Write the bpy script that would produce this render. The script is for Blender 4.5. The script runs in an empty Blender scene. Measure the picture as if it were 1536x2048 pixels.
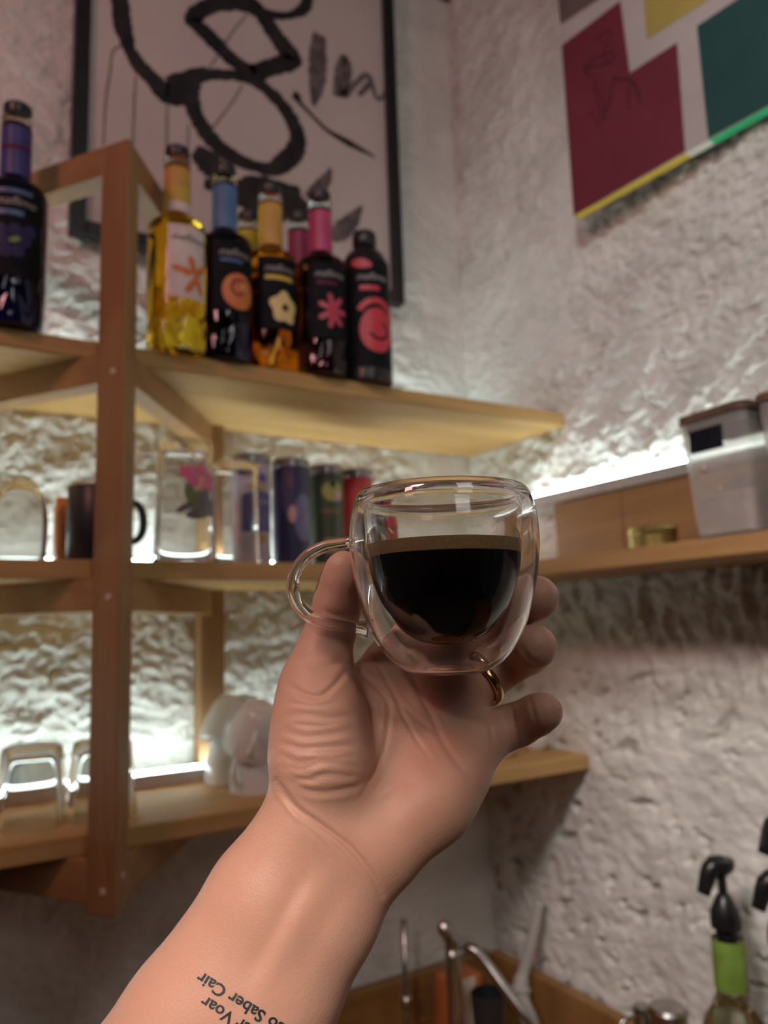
import bpy, bmesh, math, random
import numpy as np
from mathutils import Vector, Matrix
from mathutils.bvhtree import BVHTree
random.seed(7)
SC = bpy.context.scene
COL = SC.collection
PI = math.pi

# ------------------------------------------------------------------ camera
# room frame: X runs along the back wall, Y towards the back wall, Z up, the camera is the origin
YAW, PITCH, ROLL, FPX = .548, .1448, -.0319, 1551.1
CF = np.array([math.sin(YAW)*math.cos(PITCH), math.cos(YAW)*math.cos(PITCH), math.sin(PITCH)])
_r = np.array([math.cos(YAW), -math.sin(YAW), 0.]); _u = np.cross(_r, CF)
CR = _r*math.cos(ROLL)+_u*math.sin(ROLL); CU = -_r*math.sin(ROLL)+_u*math.cos(ROLL)
camd = bpy.data.cameras.new('camera'); cam = bpy.data.objects.new('camera', camd); COL.objects.link(cam)
cam.matrix_world = Matrix(((CR[0], CU[0], -CF[0], 0), (CR[1], CU[1], -CF[1], 0), (CR[2], CU[2], -CF[2], 0), (0, 0, 0, 1)))
camd.sensor_fit = 'VERTICAL'; camd.sensor_height = 36; camd.lens = FPX/2048*36
camd.clip_start = .01
camd.dof.use_dof = True; camd.dof.focus_distance = .285; camd.dof.aperture_fstop = 9.5
SC.camera = cam

# ------------------------------------------------------------------ world, lamps, exposure
w = bpy.data.worlds.new('world'); SC.world = w; w.use_nodes = True
w.node_tree.nodes['Background'].inputs[0].default_value = (.05, .045, .05, 1)
w.node_tree.nodes['Background'].inputs[1].default_value = .3
def area(name, loc, target, size, power, col, sizey=None, spread=PI):
    d = bpy.data.lights.new(name, 'AREA'); d.energy = power; d.color = col; d.size = size; d.spread = spread
    if sizey: d.shape = 'RECTANGLE'; d.size_y = sizey
    o = bpy.data.objects.new(name, d); COL.objects.link(o); o.location = loc
    o.rotation_euler = (Vector(target)-Vector(loc)).to_track_quat('-Z', 'Y').to_euler(); return o
def spot(name, loc, target, power, col, size, blend, rad):
    d = bpy.data.lights.new(name, 'SPOT'); d.energy = power; d.color = col; d.spot_size = size; d.spot_blend = blend; d.shadow_soft_size = rad
    o = bpy.data.objects.new(name, d); COL.objects.link(o); o.location = loc
    o.rotation_euler = (Vector(target)-Vector(loc)).to_track_quat('-Z', 'Y').to_euler(); return o
area('red_lamp', (-.95, .15, 1.15), (.3, 1.2, .3), .25, 6.2, (1, .44, .43))
area('ceiling_lamp', (.2, -.9, 1.45), (.5, 1.0, 0), .5, 5, (1, .95, .90))
area('fill_light', (-.1, -1.3, .80), (.6, 1.0, 0), .5, 2.2, (1, .95, .90))  # added fill from behind the camera, lifts the wall under the right shelf
spot('right_wall_spot', (-.40, -.30, 1.45), (1.05, .50, .52), 50, (.95, 1, .96), 1.05, 1.0, .12)
spot('counter_spot', (-.35, .136, .88), (1.05, .62, -.42), 60, (1, .94, .87), .56, .6, .16)
spot('arm_spot', (-.35, -.15, .25), (.086, .30, -.175), 21, (1, .87, .78), .50, 1.0, .04)
SC.view_settings.view_transform = 'Standard'; SC.view_settings.look = 'None'
SC.view_settings.exposure = 0.0; SC.view_settings.gamma = 1; SC.view_settings.use_curve_mapping = False
SC.cycles.max_bounces = 20; SC.cycles.transmission_bounces = 20; SC.cycles.glossy_bounces = 8
SC.cycles.diffuse_bounces = 5; SC.cycles.sample_clamp_indirect = 4
LED, LEDR = 34.0, 22.0
LEDCOL = (.82, 1.0, .96)

# ------------------------------------------------------------------ measured layout (metres)
YB, XR = 1.35, 1.055                      # back wall, right wall
ZU, ZM, ZL, TH = .389, .0953, -.241, .0255 # shelf tops and board thickness
YF = 1.046                                 # front edge of the boards
XP = .85                                   # front edge of the right-wall shelf
ZC = -.74                                  # counter top

def ray(u, v): return CF+CR*((u-768)/FPX)-CU*((v-1024)/FPX)
def at(u, v, ax, val): d = ray(u, v); return d*(val/d[ax])
def camp(u, v, z): return np.array([(u-768)/FPX*z, -(v-1024)/FPX*z, z])   # camera frame
def c2w(p): p = np.asarray(p); return p[..., 0:1]*CR+p[..., 1:2]*CU+p[..., 2:3]*CF

# ------------------------------------------------------------------ materials
def mat(name, col, rough=.5, metal=0, **kw):
    m = bpy.data.materials.new(name); m.use_nodes = True; b = m.node_tree.nodes['Principled BSDF']
    b.inputs['Base Color'].default_value = (*col, 1); b.inputs['Roughness'].default_value = rough; b.inputs['Metallic'].default_value = metal
    for k, v in kw.items():
        b.inputs[k.replace('_', ' ')].default_value = v
    return m
def nd(m, t, **kw):
    n = m.node_tree.nodes.new(t)
    for k, v in kw.items(): setattr(n, k, v)
    return n
def noisy(m, col2, scale=20, lo=.4, hi=.65, bump=0, bscale=None, stretch=None, dist=.01):
    """colour variation and fine relief on a plain material"""
    nt = m.node_tree; b = nt.nodes['Principled BSDF']
    tc = nd(m, 'ShaderNodeTexCoord'); mp = nd(m, 'ShaderNodeMapping'); nt.links.new(tc.outputs['Object'], mp.inputs[0])
    if stretch: mp.inputs['Scale'].default_value = stretch
    n = nd(m, 'ShaderNodeTexNoise'); n.inputs['Scale'].default_value = scale; n.inputs['Detail'].default_value = 5
    nt.links.new(mp.outputs[0], n.inputs['Vector'])
    r = nd(m, 'ShaderNodeValToRGB'); e = r.color_ramp.elements
    e[0].position = lo; e[1].position = hi; e[0].color = b.inputs['Base Color'].default_value[:]; e[1].color = (*col2, 1)
    nt.links.new(n.outputs[0], r.inputs[0]); nt.links.new(r.outputs[0], b.inputs['Base Color'])
    if bump:
        n2 = nd(m, 'ShaderNodeTexNoise'); n2.inputs['Scale'].default_value = bscale or scale*4; n2.inputs['Detail'].default_value = 6
        nt.links.new(mp.outputs[0], n2.inputs['Vector'])
        bp = nd(m, 'ShaderNodeBump'); bp.inputs['Strength'].default_value = bump; bp.inputs['Distance'].default_value = dist
        nt.links.new(n2.outputs[0], bp.inputs['Height']); nt.links.new(bp.outputs[0], b.inputs['Normal'])
    return m
def wood(name, c1, c2, axis, rough=.45):
    m = mat(name, c1, rough); s = [34, 34, 34]; s[axis] = 2.2
    nt = m.node_tree; b = nt.nodes['Principled BSDF']
    tc = nd(m, 'ShaderNodeTexCoord'); mp = nd(m, 'ShaderNodeMapping'); mp.inputs['Scale'].default_value = s
    nt.links.new(tc.outputs['Object'], mp.inputs[0])
    n = nd(m, 'ShaderNodeTexNoise'); n.inputs['Scale'].default_value = 1.3; n.inputs['Detail'].default_value = 6; n.inputs['Distortion'].default_value = 1.2
    nt.links.new(mp.outputs[0], n.inputs['Vector'])
    n3 = nd(m, 'ShaderNodeTexNoise'); n3.inputs['Scale'].default_value = .35; n3.inputs['Detail'].default_value = 2
    nt.links.new(mp.outputs[0], n3.inputs['Vector'])
    ad = nd(m, 'ShaderNodeMath', operation='MULTIPLY_ADD'); ad.inputs[1].default_value = .55
    nt.links.new(n3.outputs[0], ad.inputs[0]); 
    ml = nd(m, 'ShaderNodeMath', operation='MULTIPLY'); ml.inputs[1].default_value = .5
    nt.links.new(n.outputs[0], ml.inputs[0]); nt.links.new(ml.outputs[0], ad.inputs[2])
    r = nd(m, 'ShaderNodeValToRGB'); e = r.color_ramp.elements; e[0].position = .36; e[1].position = .68
    e[0].color = (*c2, 1); e[1].color = (*c1, 1)
    nt.links.new(ad.outputs[0], r.inputs[0]); nt.links.new(r.outputs[0], b.inputs['Base Color'])
    bp = nd(m, 'ShaderNodeBump'); bp.inputs['Strength'].default_value = .15; bp.inputs['Distance'].default_value = .002
    nt.links.new(n.outputs[0], bp.inputs['Height']); nt.links.new(bp.outputs[0], b.inputs['Normal'])
    return m
def glass(name, col=(1, 1, 1), rough=0, ior=1.45):
    return mat(name, col, rough, 0, Transmission_Weight=1.0, IOR=ior)
def emit(name, col, s):
    m = bpy.data.materials.new(name); m.use_nodes = True; nt = m.node_tree; nt.nodes.clear()
    e = nt.nodes.new('ShaderNodeEmission'); e.inputs[0].default_value = (*col, 1); e.inputs[1].default_value = s
    o = nt.nodes.new('ShaderNodeOutputMaterial'); nt.links.new(e.outputs[0], o.inputs[0]); return m

M_WALL = noisy(mat('white_stucco', (.68, .66, .62), .75), (.80, .78, .74), 9, .35, .65, .35, 160, dist=.004)
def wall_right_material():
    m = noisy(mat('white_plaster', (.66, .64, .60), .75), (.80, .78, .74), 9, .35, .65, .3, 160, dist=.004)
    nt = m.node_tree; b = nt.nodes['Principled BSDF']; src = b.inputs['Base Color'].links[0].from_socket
    a = nd(m, 'ShaderNodeAttribute', attribute_name='painted_shade'); mx = nd(m, 'ShaderNodeMix', data_type='RGBA')
    nt.links.new(a.outputs['Fac'], mx.inputs['Factor']); nt.links.new(src, mx.inputs['A']); mx.inputs['B'].default_value = (.16, .12, .09, 1)  # brown mixed into the plaster colour as painted shade
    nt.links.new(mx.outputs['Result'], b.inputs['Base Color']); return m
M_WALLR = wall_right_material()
W_X = wood('oak_along_x', (.60, .37, .14), (.42, .24, .08), 0, .65)
W_Y = wood('oak_along_y', (.42, .23, .09), (.27, .135, .05), 1)
W_Z = wood('oak_upright', (.36, .20, .085), (.24, .115, .045), 2)
W_D = wood('dark_oak_counter', (.36, .19, .06), (.22, .10, .03), 0)
M_DOWEL = mat('dowel_end', (.62, .48, .36), .6)
M_ALU = noisy(mat('aluminium_profile', (.62, .60, .63), .4, .6), (.55, .54, .57), 60)
M_LED = emit('lit_diffuser', LEDCOL, LED); M_LEDR = emit('lit_diffuser_dimmer', LEDCOL, LEDR)
M_BLACK = noisy(mat('black_lacquer', (.008, .009, .012), .4), (.013, .013, .017), 30)
M_CLEAR = glass('clear_glass')
M_CLEAR2 = glass('thin_glass', (.985, .998, .995), 0, 1.17); M_TUMB = glass('tumbler_glass', (.975, .995, .99), 0, 1.30)
M_PORC = noisy(mat('white_porcelain', (.78, .76, .73), .15), (.74, .72, .69), 12)
M_CHROME = noisy(mat('brushed_steel', (.55, .53, .50), .25, 1), (.48, .46, .44), 40)
M_BRASS = noisy(mat('gold_tin', (.55, .42, .16), .3, .9), (.45, .33, .11), 30)

# ------------------------------------------------------------------ mesh helpers
def link(name, me, m=None, parent=None, smooth=False):
    if m and not me.materials: me.materials.append(m)
    if smooth: me.polygons.foreach_set('use_smooth', [True]*len(me.polygons))
    o = bpy.data.objects.new(name, me); COL.objects.link(o)
    if parent: o.parent = parent
    return o
def fin(name, bm, m, parent=None, smooth=False, angle=None):
    me = bpy.data.meshes.new(name); bm.to_mesh(me); bm.free()
    o = link(name, me, m, parent, smooth)
    if angle is not None: me.set_sharp_from_angle(angle=angle)
    return o
def tag(o, label, cat, group=None):
    o['label'] = label; o['category'] = cat
    if group: o['group'] = group
    return o
def thing(name, label, cat, loc=(0, 0, 0), group=None, rotz=0):
    o = bpy.data.objects.new(name, None); COL.objects.link(o); o.location = loc; o.rotation_euler = (0, 0, rotz)
    o.empty_display_size = .02
    return tag(o, label, cat, group)
def box(bm, c, s, rot=None, bev=.0015):
    g = bmesh.ops.create_cube(bm, size=1)['verts']
    M = Matrix.Translation(c) @ (rot.to_4x4() if rot else Matrix()) @ Matrix.Diagonal((*s, 1))
    bmesh.ops.transform(bm, matrix=M, verts=g)
    if bev:
        es = {e for v in g for e in v.link_edges}
        bmesh.ops.bevel(bm, geom=list(es), offset=bev, segments=1, affect='EDGES', profile=.5)
def bx(name, c, s, m, parent=None, rot=None, bev=.0015):
    bm = bmesh.new(); box(bm, c, s, rot, bev); return fin(name, bm, m, parent)
def prism(bm, pts, z0, z1):
    a = [bm.verts.new((p[0], p[1], z0)) for p in pts]; b = [bm.verts.new((p[0], p[1], z1)) for p in pts]
    n = len(pts); bm.faces.new(a[::-1]); bm.faces.new(b)
    for i in range(n): bm.faces.new((a[i], a[(i+1) % n], b[(i+1) % n], b[i]))
    bmesh.ops.recalc_face_normals(bm, faces=bm.faces)
def lathe(bm, prof, seg=48, mod=None, flip=False, off=(0, 0, 0)):
    """revolve (r, z) pairs about Z; r == 0 closes to a point"""
    rings = []
    for i, (r, z) in enumerate(prof):
        if r < 1e-7: rings.append([bm.verts.new((off[0], off[1], off[2]+z))])
        else:
            rings.append([bm.verts.new((off[0]+(r*(mod(i, j/seg, z) if mod else 1))*math.cos(2*PI*j/seg),
                                        off[1]+(r*(mod(i, j/seg, z) if mod else 1))*math.sin(2*PI*j/seg), off[2]+z)) for j in range(seg)])
    for a, b in zip(rings, rings[1:]):
        for j in range(seg):
            k = (j+1) % seg
            if len(a) == 1 and len(b) == 1: continue
            if len(a) == 1: f = [a[0], b[k], b[j]]
            elif len(b) == 1: f = [a[j], a[k], b[0]]
            else: f = [a[j], a[k], b[k], b[j]]
            bm.faces.new(f[::-1] if flip else f)
    return bm
def smoothprof(pts, n=6):
    """Catmull-Rom through (r, z) points"""
    P = [np.array(p, float) for p in pts]; out = []
    for i in range(len(P)-1):
        p0, p1, p2, p3 = P[max(i-1, 0)], P[i], P[i+1], P[min(i+2, len(P)-1)]
        for k in range(n):
            t = k/n; q = .5*((2*p1)+(-p0+p2)*t+(2*p0-5*p1+4*p2-p3)*t*t+(-p0+3*p1-3*p2+p3)*t**3)
            out.append((max(q[0], 0), q[1]))
    out.append(tuple(P[-1])); return out
def tube(bm, pts, rad, seg=14, cap=True):
    P = [Vector(p) for p in pts]; R = rad if hasattr(rad, '__len__') else [rad]*len(P)
    up = Vector((.13, .21, .97)); rings = []
    for i, p in enumerate(P):
        t = (P[min(i+1, len(P)-1)]-P[max(i-1, 0)]).normalized()
        n = (up-t*up.dot(t)).normalized(); up = n; b = t.cross(n)
        rings.append([bm.verts.new(p+(n*math.cos(2*PI*j/seg)+b*math.sin(2*PI*j/seg))*R[i]) for j in range(seg)])
    for a, b in zip(rings, rings[1:]):
        for j in range(seg): bm.faces.new((a[j], a[(j+1) % seg], b[(j+1) % seg], b[j]))
    if cap: bm.faces.new(rings[0][::-1]); bm.faces.new(rings[-1])
    return bm
def spline(pts, n=8):
    P = [np.array(p, float) for p in pts]; out = []
    for i in range(len(P)-1):
        p0, p1, p2, p3 = P[max(i-1, 0)], P[i], P[i+1], P[min(i+2, len(P)-1)]
        for k in range(n):
            t = k/n; out.append(.5*((2*p1)+(-p0+p2)*t+(2*p0-5*p1+4*p2-p3)*t*t+(-p0+3*p1-3*p2+p3)*t**3))
    out.append(P[-1]); return out
_tx = {}
def text2d(s, size, shear=0, bold=0):
    key = (s, size, shear, bold)
    if key not in _tx:
        cu = bpy.data.curves.new('txt', 'FONT'); cu.body = s; cu.size = size; cu.shear = shear; cu.align_x = 'CENTER'; cu.resolution_u = 3; cu.offset = bold*size
        o = bpy.data.objects.new('txt', cu); COL.objects.link(o)
        me = bpy.data.meshes.new_from_object(o.evaluated_get(bpy.context.evaluated_depsgraph_get()))
        _tx[key] = ([tuple(v.co) for v in me.vertices], [tuple(p.vertices) for p in me.polygons])
        bpy.data.objects.remove(o); bpy.data.curves.remove(cu); bpy.data.meshes.remove(me)
    return _tx[key]
def from_py(name, v, f, m, parent=None, smooth=False):
    me = bpy.data.meshes.new(name); me.from_pydata([tuple(map(float, a)) for a in v], [], f); me.update()
    return link(name, me, m, parent, smooth)

# ------------------------------------------------------------------ numpy noise for the plaster relief
def vnoise(x, y, seed):
    xi = np.floor(x).astype(np.int64); yi = np.floor(y).astype(np.int64); fx = x-xi; fy = y-yi
    def h(a, b):
        n = (a*374761393+b*668265263+seed*974711) & 0x7fffffff
        n = ((n ^ (n >> 13))*1274126177) & 0x7fffffff
        n = n ^ (n >> 16); return (n % 100003)/100003.*2-1, ((n//7) % 99991)/99991.*2-1
    sx = fx*fx*fx*(fx*(fx*6-15)+10); sy = fy*fy*fy*(fy*(fy*6-15)+10)
    def g(a, b, dx, dy): gx, gy = h(xi+a, yi+b); return gx*dx+gy*dy
    n00 = g(0, 0, fx, fy); n10 = g(1, 0, fx-1, fy); n01 = g(0, 1, fx, fy-1); n11 = g(1, 1, fx-1, fy-1)
    return (n00*(1-sx)+n10*sx)*(1-sy)+(n01*(1-sx)+n11*sx)*sy
def fbm(x, y, seed, o=4):
    a = np.zeros_like(x); k = 1.
    for i in range(o): a += vnoise(x*2**i, y*2**i, seed+i*17)*k; k *= .5
    return a
def sstep(a, b, x): t = np.clip((x-a)/(b-a), 0, 1); return t*t*(3-2*t)
def stucco(s, z, seed, fine=1.):
    """lumpy trowelled render: rounded clods with sharp torn ridges"""
    s, z = s*fine, z*fine
    wx = s+.012*fbm(s*34, z*34, seed+1, 3); wz = z+.012*fbm(s*34, z*34, seed+5, 3)
    rid = 1-np.abs(fbm(wx*36, wz*50, seed+9, 3))*1.9
    crumb = 1-np.abs(fbm(wx*80, wz*105, seed+70, 2))*2.0
    clod = fbm(wx*17, wz*22, seed+30, 3)
    return .0050*np.clip(rid, -.6, 1)**2*np.sign(rid)+.0085*clod+.0017*np.clip(crumb, -.5, 1)+.0012*fbm(s*190, z*190, seed+50, 2)
def relief_wall(name, axis, plane, s0, s1, z0, z1, step, hfun, m, kind_attr=None):
    ns, nz = int((s1-s0)/step)+1, int((z1-z0)/step)+1
    S, Z = np.meshgrid(np.linspace(s0, s1, ns), np.linspace(z0, z1, nz), indexing='ij')
    H, painted_shade = hfun(S, Z)
    V = np.empty((ns*nz, 3)); P = plane-H
    if axis == 0: V[:, 0] = P.ravel(); V[:, 1] = S.ravel()
    else: V[:, 1] = P.ravel(); V[:, 0] = S.ravel()
    V[:, 2] = Z.ravel()
    i = np.arange(ns*nz).reshape(ns, nz)
    q = np.stack([i[:-1, :-1], i[1:, :-1], i[1:, 1:], i[:-1, 1:]], -1).reshape(-1, 4)
    if axis == 0: q = q[:, ::-1]
    me = bpy.data.meshes.new(name); me.vertices.add(len(V)); me.vertices.foreach_set('co', V.ravel())
    me.loops.add(q.size); me.loops.foreach_set('vertex_index', q.ravel().astype(np.int32))
    me.polygons.add(len(q)); me.polygons.foreach_set('loop_start', np.arange(0, q.size, 4, dtype=np.int32))
    me.update(calc_edges=True); me.validate()
    if painted_shade is not None:
        a = me.attributes.new('painted_shade', 'FLOAT', 'POINT'); a.data.foreach_set('value', painted_shade.ravel().astype(np.float32))
    o = link(name, me, m, None, True); o['kind'] = 'structure'; return o
def h_back(S, Z):
    k = .35+.65*sstep(.98, .90, S)             # a smoother float-finished band next to the corner
    low = .45+.55*sstep(-.32, -.22, Z)
    return stucco(S, Z, 3, .95)*1.15*k*low, None
def h_right(S, Z):
    up = sstep(-.16, .06, Z)
    a = stucco(S, Z, 71)*1.5
    drip = .024*fbm(S*46, Z*14, 210, 3)*sstep(-.22, -.02, Z)*(1-sstep(.05, .12, Z))
    pit = fbm(S*26+.6*Z*26, Z*34, 400, 3); flat = .007*fbm(S*9, Z*9, 500, 3)+.0042*fbm(S*44, Z*50, 520, 3)
    mask = sstep(-.25, .2, fbm(S*7, Z*6, 610, 2)+.05)
    p = sstep(.14, .40, pit)*mask
    pit2 = fbm(S*60+9, Z*38, 440, 3); painted_shade = np.clip(sstep(.18, .50, pit)*mask*(1-up)*.5+.16*sstep(.28, .6, pit2)*(1-sstep(.03, .09, Z)), 0, 1)  # shade painted into the pits, plus fainter shadow marks below the shelf
    return a*(up*.9+.06)+drip+(flat-.013*p)*(1-up), painted_shade
relief_wall('wall_back', 1, YB, -.62, XR+.02, -1.0, 1.5, .0036, h_back, M_WALL)
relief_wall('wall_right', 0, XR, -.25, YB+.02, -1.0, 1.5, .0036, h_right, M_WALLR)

def slab(name, c, s, m):
    o = bx(name, c, s, m, bev=0); o['kind'] = 'structure'; return o
M_FLOOR = noisy(mat('dark_floor', (.10, .08, .07), .6), (.14, .11, .09), 3)
M_CEIL = noisy(mat('dim_ceiling', (.22, .20, .20), .8), (.26, .24, .24), 3)
M_FAR = noisy(mat('dusky_plaster', (.20, .15, .15), .8), (.25, .19, .18), 3)
slab('floor', (-.6, -.7, -1.5), (4.2, 4.4, .06), M_FLOOR)
slab('ceiling', (-.6, -.7, 1.55), (4.2, 4.4, .06), M_CEIL)
slab('wall_left', (-2.6, -.7, 0), (.06, 4.4, 3.1), M_FAR)
slab('wall_front', (-.6, -2.8, 0), (4.2, .06, 3.1), M_FAR)

# ------------------------------------------------------------------ shelving unit on the back wall
unit = thing('shelving_unit', 'oak corner shelving with three long boards on angled post frames', 'shelving', (.217, .985, -.335))
org = Vector(unit.location)
def local(o, root): o.matrix_parent_inverse = Matrix.Translation(-Vector(root.location)); return o
P0 = np.array([.2195, .985]); AZ = math.radians(35)
dA = np.array([-math.sin(AZ), math.cos(AZ)]); dB = np.array([math.sin(AZ), math.cos(AZ)])
zt = .658; zb = -.326
bm = bmesh.new(); a, b = .0465, .037
prism(bm, [P0, P0+dB*b, P0+dB*b+dA*a, P0+dA*a], zb, zt); bmesh.ops.bevel(bm, geom=list(bm.edges), offset=.0015, segments=1, affect='EDGES')
post = local(fin('front_post', bm, W_Z, unit), unit)
nA = np.array([-dB[0]*0-dA[1], dA[0]]); nA = np.array([-dA[1], dA[0]]); nA = nA if nA[1] < 0 else -nA      # outward normal of the left face
nB = np.array([dB[1], -dB[0]]); nB = nB if nB[1] < 0 else -nB
def dowel(c2, n2, z):
    bm = bmesh.new(); lathe(bm, [(0, 0), (.0052, 0), (.0045, .0012), (0, .0014)], 16)
    o = local(fin('dowel', bm, M_DOWEL, unit, True), unit)
    q = Vector((n2[0], n2[1], 0)).to_track_quat('Z', 'Y')
    o.matrix_basis = Matrix.Translation((c2[0]+n2[0]*.0002, c2[1]+n2[1]*.0002, z)) @ q.to_matrix().to_4x4()
for z in (-.30, .045, .335): dowel(P0+dA*a*.42, nA, z)
for z in (-.285,): dowel(P0+dB*b*.5, nB, z)
LA = (YB-.985)/math.cos(AZ)
def arm(d, n_in, start, ln, z0, z1, thick):
    p = P0+d*start; q = P0+d*ln
    bm = bmesh.new(); prism(bm, [p, q, q+n_in*thick, p+n_in*thick], z0, z1)
    bmesh.ops.bevel(bm, geom=list(bm.edges), offset=.001, segments=1, affect='EDGES')
    return local(fin('bracket_arm', bm, W_Y, unit), unit)
for z0, z1 in ((zt-.042, zt), (ZU-TH-.040, ZU-TH), (ZM-TH-.042, ZM-TH), (ZL-TH-.048, ZL-TH)):
    arm(dA, -nA, .0465, LA-.012, z0, z1, .032)
    arm(dB, -nB, .037, LA-.012, z0, z1, .032)
for xc in (.445, -.025):
    local(bx('back_post', (xc, YB-.026, (zt+ZL)/2), (.043, .036, zt-ZL), W_Z, unit), unit)
for z, nm in ((ZU, 'upper'), (ZM, 'middle'), (ZL, 'lower')):
    o = local(bx('shelf_board', ((XR-.60)/2-.001, (YF+YB-.006)/2, z-TH/2), (XR+.60, YB-.006-YF, TH), W_X, unit, bev=.002), unit)

# ------------------------------------------------------------------ shelf on the right wall
ws = thing('wall_shelf', 'oak shelf along the right wall with a low oak back board', 'shelf', (XR-.1, .6, ZM-TH))
local(bx('shelf_board', ((XP+XR)/2-.002, (-.22+YF)/2-.0008, ZM-TH/2), (XR-XP-.006, YF+.22-.0015, TH), W_Y, ws, bev=.002), ws)
for y0, y1 in ((.905, 1.065), (.55, .903), (.18, .548)):
    local(bx('plank', (XR-.022, (y0+y1)/2, ZM+.061), (.018, y1-y0, .118), W_Y, ws), ws)

# ------------------------------------------------------------------ light strips
def strip(name, label, axis, c, ln, zbase, m=None):
    t = thing(name, label, 'light strip', (c[0], c[1], zbase), 'cool white strip lights behind the shelves')
    s = (ln, .020, .020) if axis == 0 else (.020, ln, .020)
    bm = bmesh.new(); box(bm, (c[0], c[1], zbase+.010), s, bev=.001); local(fin('profile', bm, M_ALU, t), t)
    s = (ln-.004, .012, .003) if axis == 0 else (.012, ln-.004, .003)
    bm = bmesh.new(); box(bm, (c[0], c[1], zbase+.0218), s, bev=.0008); local(fin('diffuser', bm, m or M_LED, t), t)
strip('light_strip', 'white light strip behind the syrup bottles on the top board', 0, (.21, YB-.058), 1.60, ZU, M_LEDR)
strip('light_strip', 'white light strip behind the tea tins on the middle board', 0, (.21, YB-.058), 1.60, ZM)
strip('light_strip', 'white light strip behind the cups and tumblers on the lowest board', 0, (.02, YB-.058), 1.22, ZL)
strip('light_strip', 'white light strip on the right wall above the oak back board', 1, (XR-.024, .47), 1.36, ZM+.122, M_LEDR)

# ------------------------------------------------------------------ framed brush painting on the back wall
M_CANVAS = noisy(mat('pale_canvas', (.60, .52, .50), .7), (.66, .58, .55), 6, .3, .7, .1, 300, dist=.001)
M_INK = noisy(mat('black_paint', (.012, .010, .012), .45), (.03, .024, .026), 25)
M_INK2 = noisy(mat('thin_grey_paint', (.09, .075, .08), .6), (.2, .16, .16), 40)
px0, px1, pz0, pz1 = .197, .866, .672, 1.46; fw = .026; yf = YB-.045
pt = thing('framed_painting', 'black framed painting of loose black brush lettering on pinkish canvas', 'painting', ((px0+px1)/2, yf, pz0))
local(bx('canvas', ((px0+px1)/2, yf+.017, (pz0+pz1)/2), (px1-px0-.01, .008, pz1-pz0-.01), M_CANVAS, pt, bev=0), pt)
for c, s in ((((px0+fw/2), yf+.013, (pz0+pz1)/2), (fw, .026, pz1-pz0)), (((px1-fw/2), yf+.013, (pz0+pz1)/2), (fw, .026, pz1-pz0)),
             (((px0+px1)/2, yf+.013, pz0+fw/2), (px1-px0-2*fw-.001, .026, fw)), (((px0+px1)/2, yf+.013, pz1-fw/2), (px1-px0-2*fw-.001, .026, fw))):
    local(bx('frame_bar', c, s, M_BLACK, pt), pt)
YI = yf+.0125
def ink(pts, widths, m=M_INK, lift=0., closed=False):
    """a brush stroke: ribbon with ragged edges, laid on the canvas plane (points measured on the canvas)"""
    P = spline([at(100+p[0]/2.076, p[1]/2.076, 1, YI) for p in pts], 7)
    W = np.interp(np.linspace(0, 1, len(P)), np.linspace(0, 1, len(widths)), widths)/2.076*.00125
    v = []; f = []
    for i, p in enumerate(P):
        t = P[min(i+1, len(P)-1)]-P[max(i-1, 0)]; t = t/np.linalg.norm(t); n = np.array([-t[2], 0, t[0]])
        j = 1+.13*random.uniform(-1, 1)
        x = p+n*W[i]/2*j; y = p-n*W[i]/2*(1+.13*random.uniform(-1, 1))
        for q in (x, y):
            q[0] = min(max(q[0], px0+fw+.002), px1-fw-.002); q[2] = min(max(q[2], pz0+fw+.002), pz1-fw-.002)
        v += [(x[0], YI-lift, x[2]), (y[0], YI-lift, y[2])]
    n = len(v); v += [(a, b+.0006, c) for a, b, c in v]
    for i in range(0, n-2, 2):
        f += [(i, i+1, i+3, i+2), (n+i, n+i+2, n+i+3, n+i+1), (i, i+2, n+i+2, n+i), (i+1, n+i+1, n+i+3, i+3)]
    f += [(0, n, n+1, 1), (n-2, n-1, 2*n-1, 2*n-2)]
    return local(from_py('brush_stroke', v, f, m, pt), pt)
ink([(270, -260), (272, -120), (290, 0), (303, 110), (332, 205), (375, 275), (435, 335), (490, 392), (540, 372), (600, 320), (660, 300)], [50, 55, 58, 58, 40, 52, 60, 70, 100, 62, 38])
ink([(640, 310), (760, 312), (850, 335), (925, 395), (985, 465), (1022, 540), (1028, 600), (992, 660), (920, 703), (850, 690), (760, 652), (680, 590), (622, 510), (592, 440), (576, 380), (590, 335)], [40, 36, 44, 50, 52, 58, 62, 70, 50, 40, 52, 60, 54, 56, 70, 60], lift=.0004)
ink([(850, 312), (760, 250), (680, 170), (615, 110), (588, 80), (640, 35), (720, 8), (820, 15), (880, 62), (930, 140), (980, 205), (1010, 245), (930, 278), (840, 305)], [60, 56, 60, 52, 50, 52, 62, 66, 60, 66, 72, 62, 58, 60], lift=.0008)
ink([(830, 20), (920, 62), (1000, 62), (1058, 32), (1066, -20), (1040, -140), (900, -220)], [40, 30, 26, 40, 46, 50, 60], lift=.0012)
ink([(1118, 140), (1112, 240), (1108, 340), (1095, 440)], [48, 70, 64, 12], m=M_INK2)
ink([(1190, 400), (1200, 300), (1222, 240), (1238, 300), (1215, 395), (1265, 350), (1312, 312), (1330, 340), (1282, 395)], [30, 34, 30, 34, 30, 24, 22, 26, 18], m=M_INK2)
ink([(1340, 350), (1352, 400), (1375, 410), (1385, 380)], [16, 16, 14, 8], m=M_INK2, lift=.0003)
ink([(1010, 390), (1024, 402), (1034, 420)], [30, 36, 20], lift=.0003)
ink([(1030, 420), (1080, 470), (1150, 540), (1240, 592), (1350, 652)], [16, 14, 16, 28, 6])
ink([(600, 625), (650, 665), (700, 720), (735, 745)], [50, 90, 84, 40])
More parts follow.
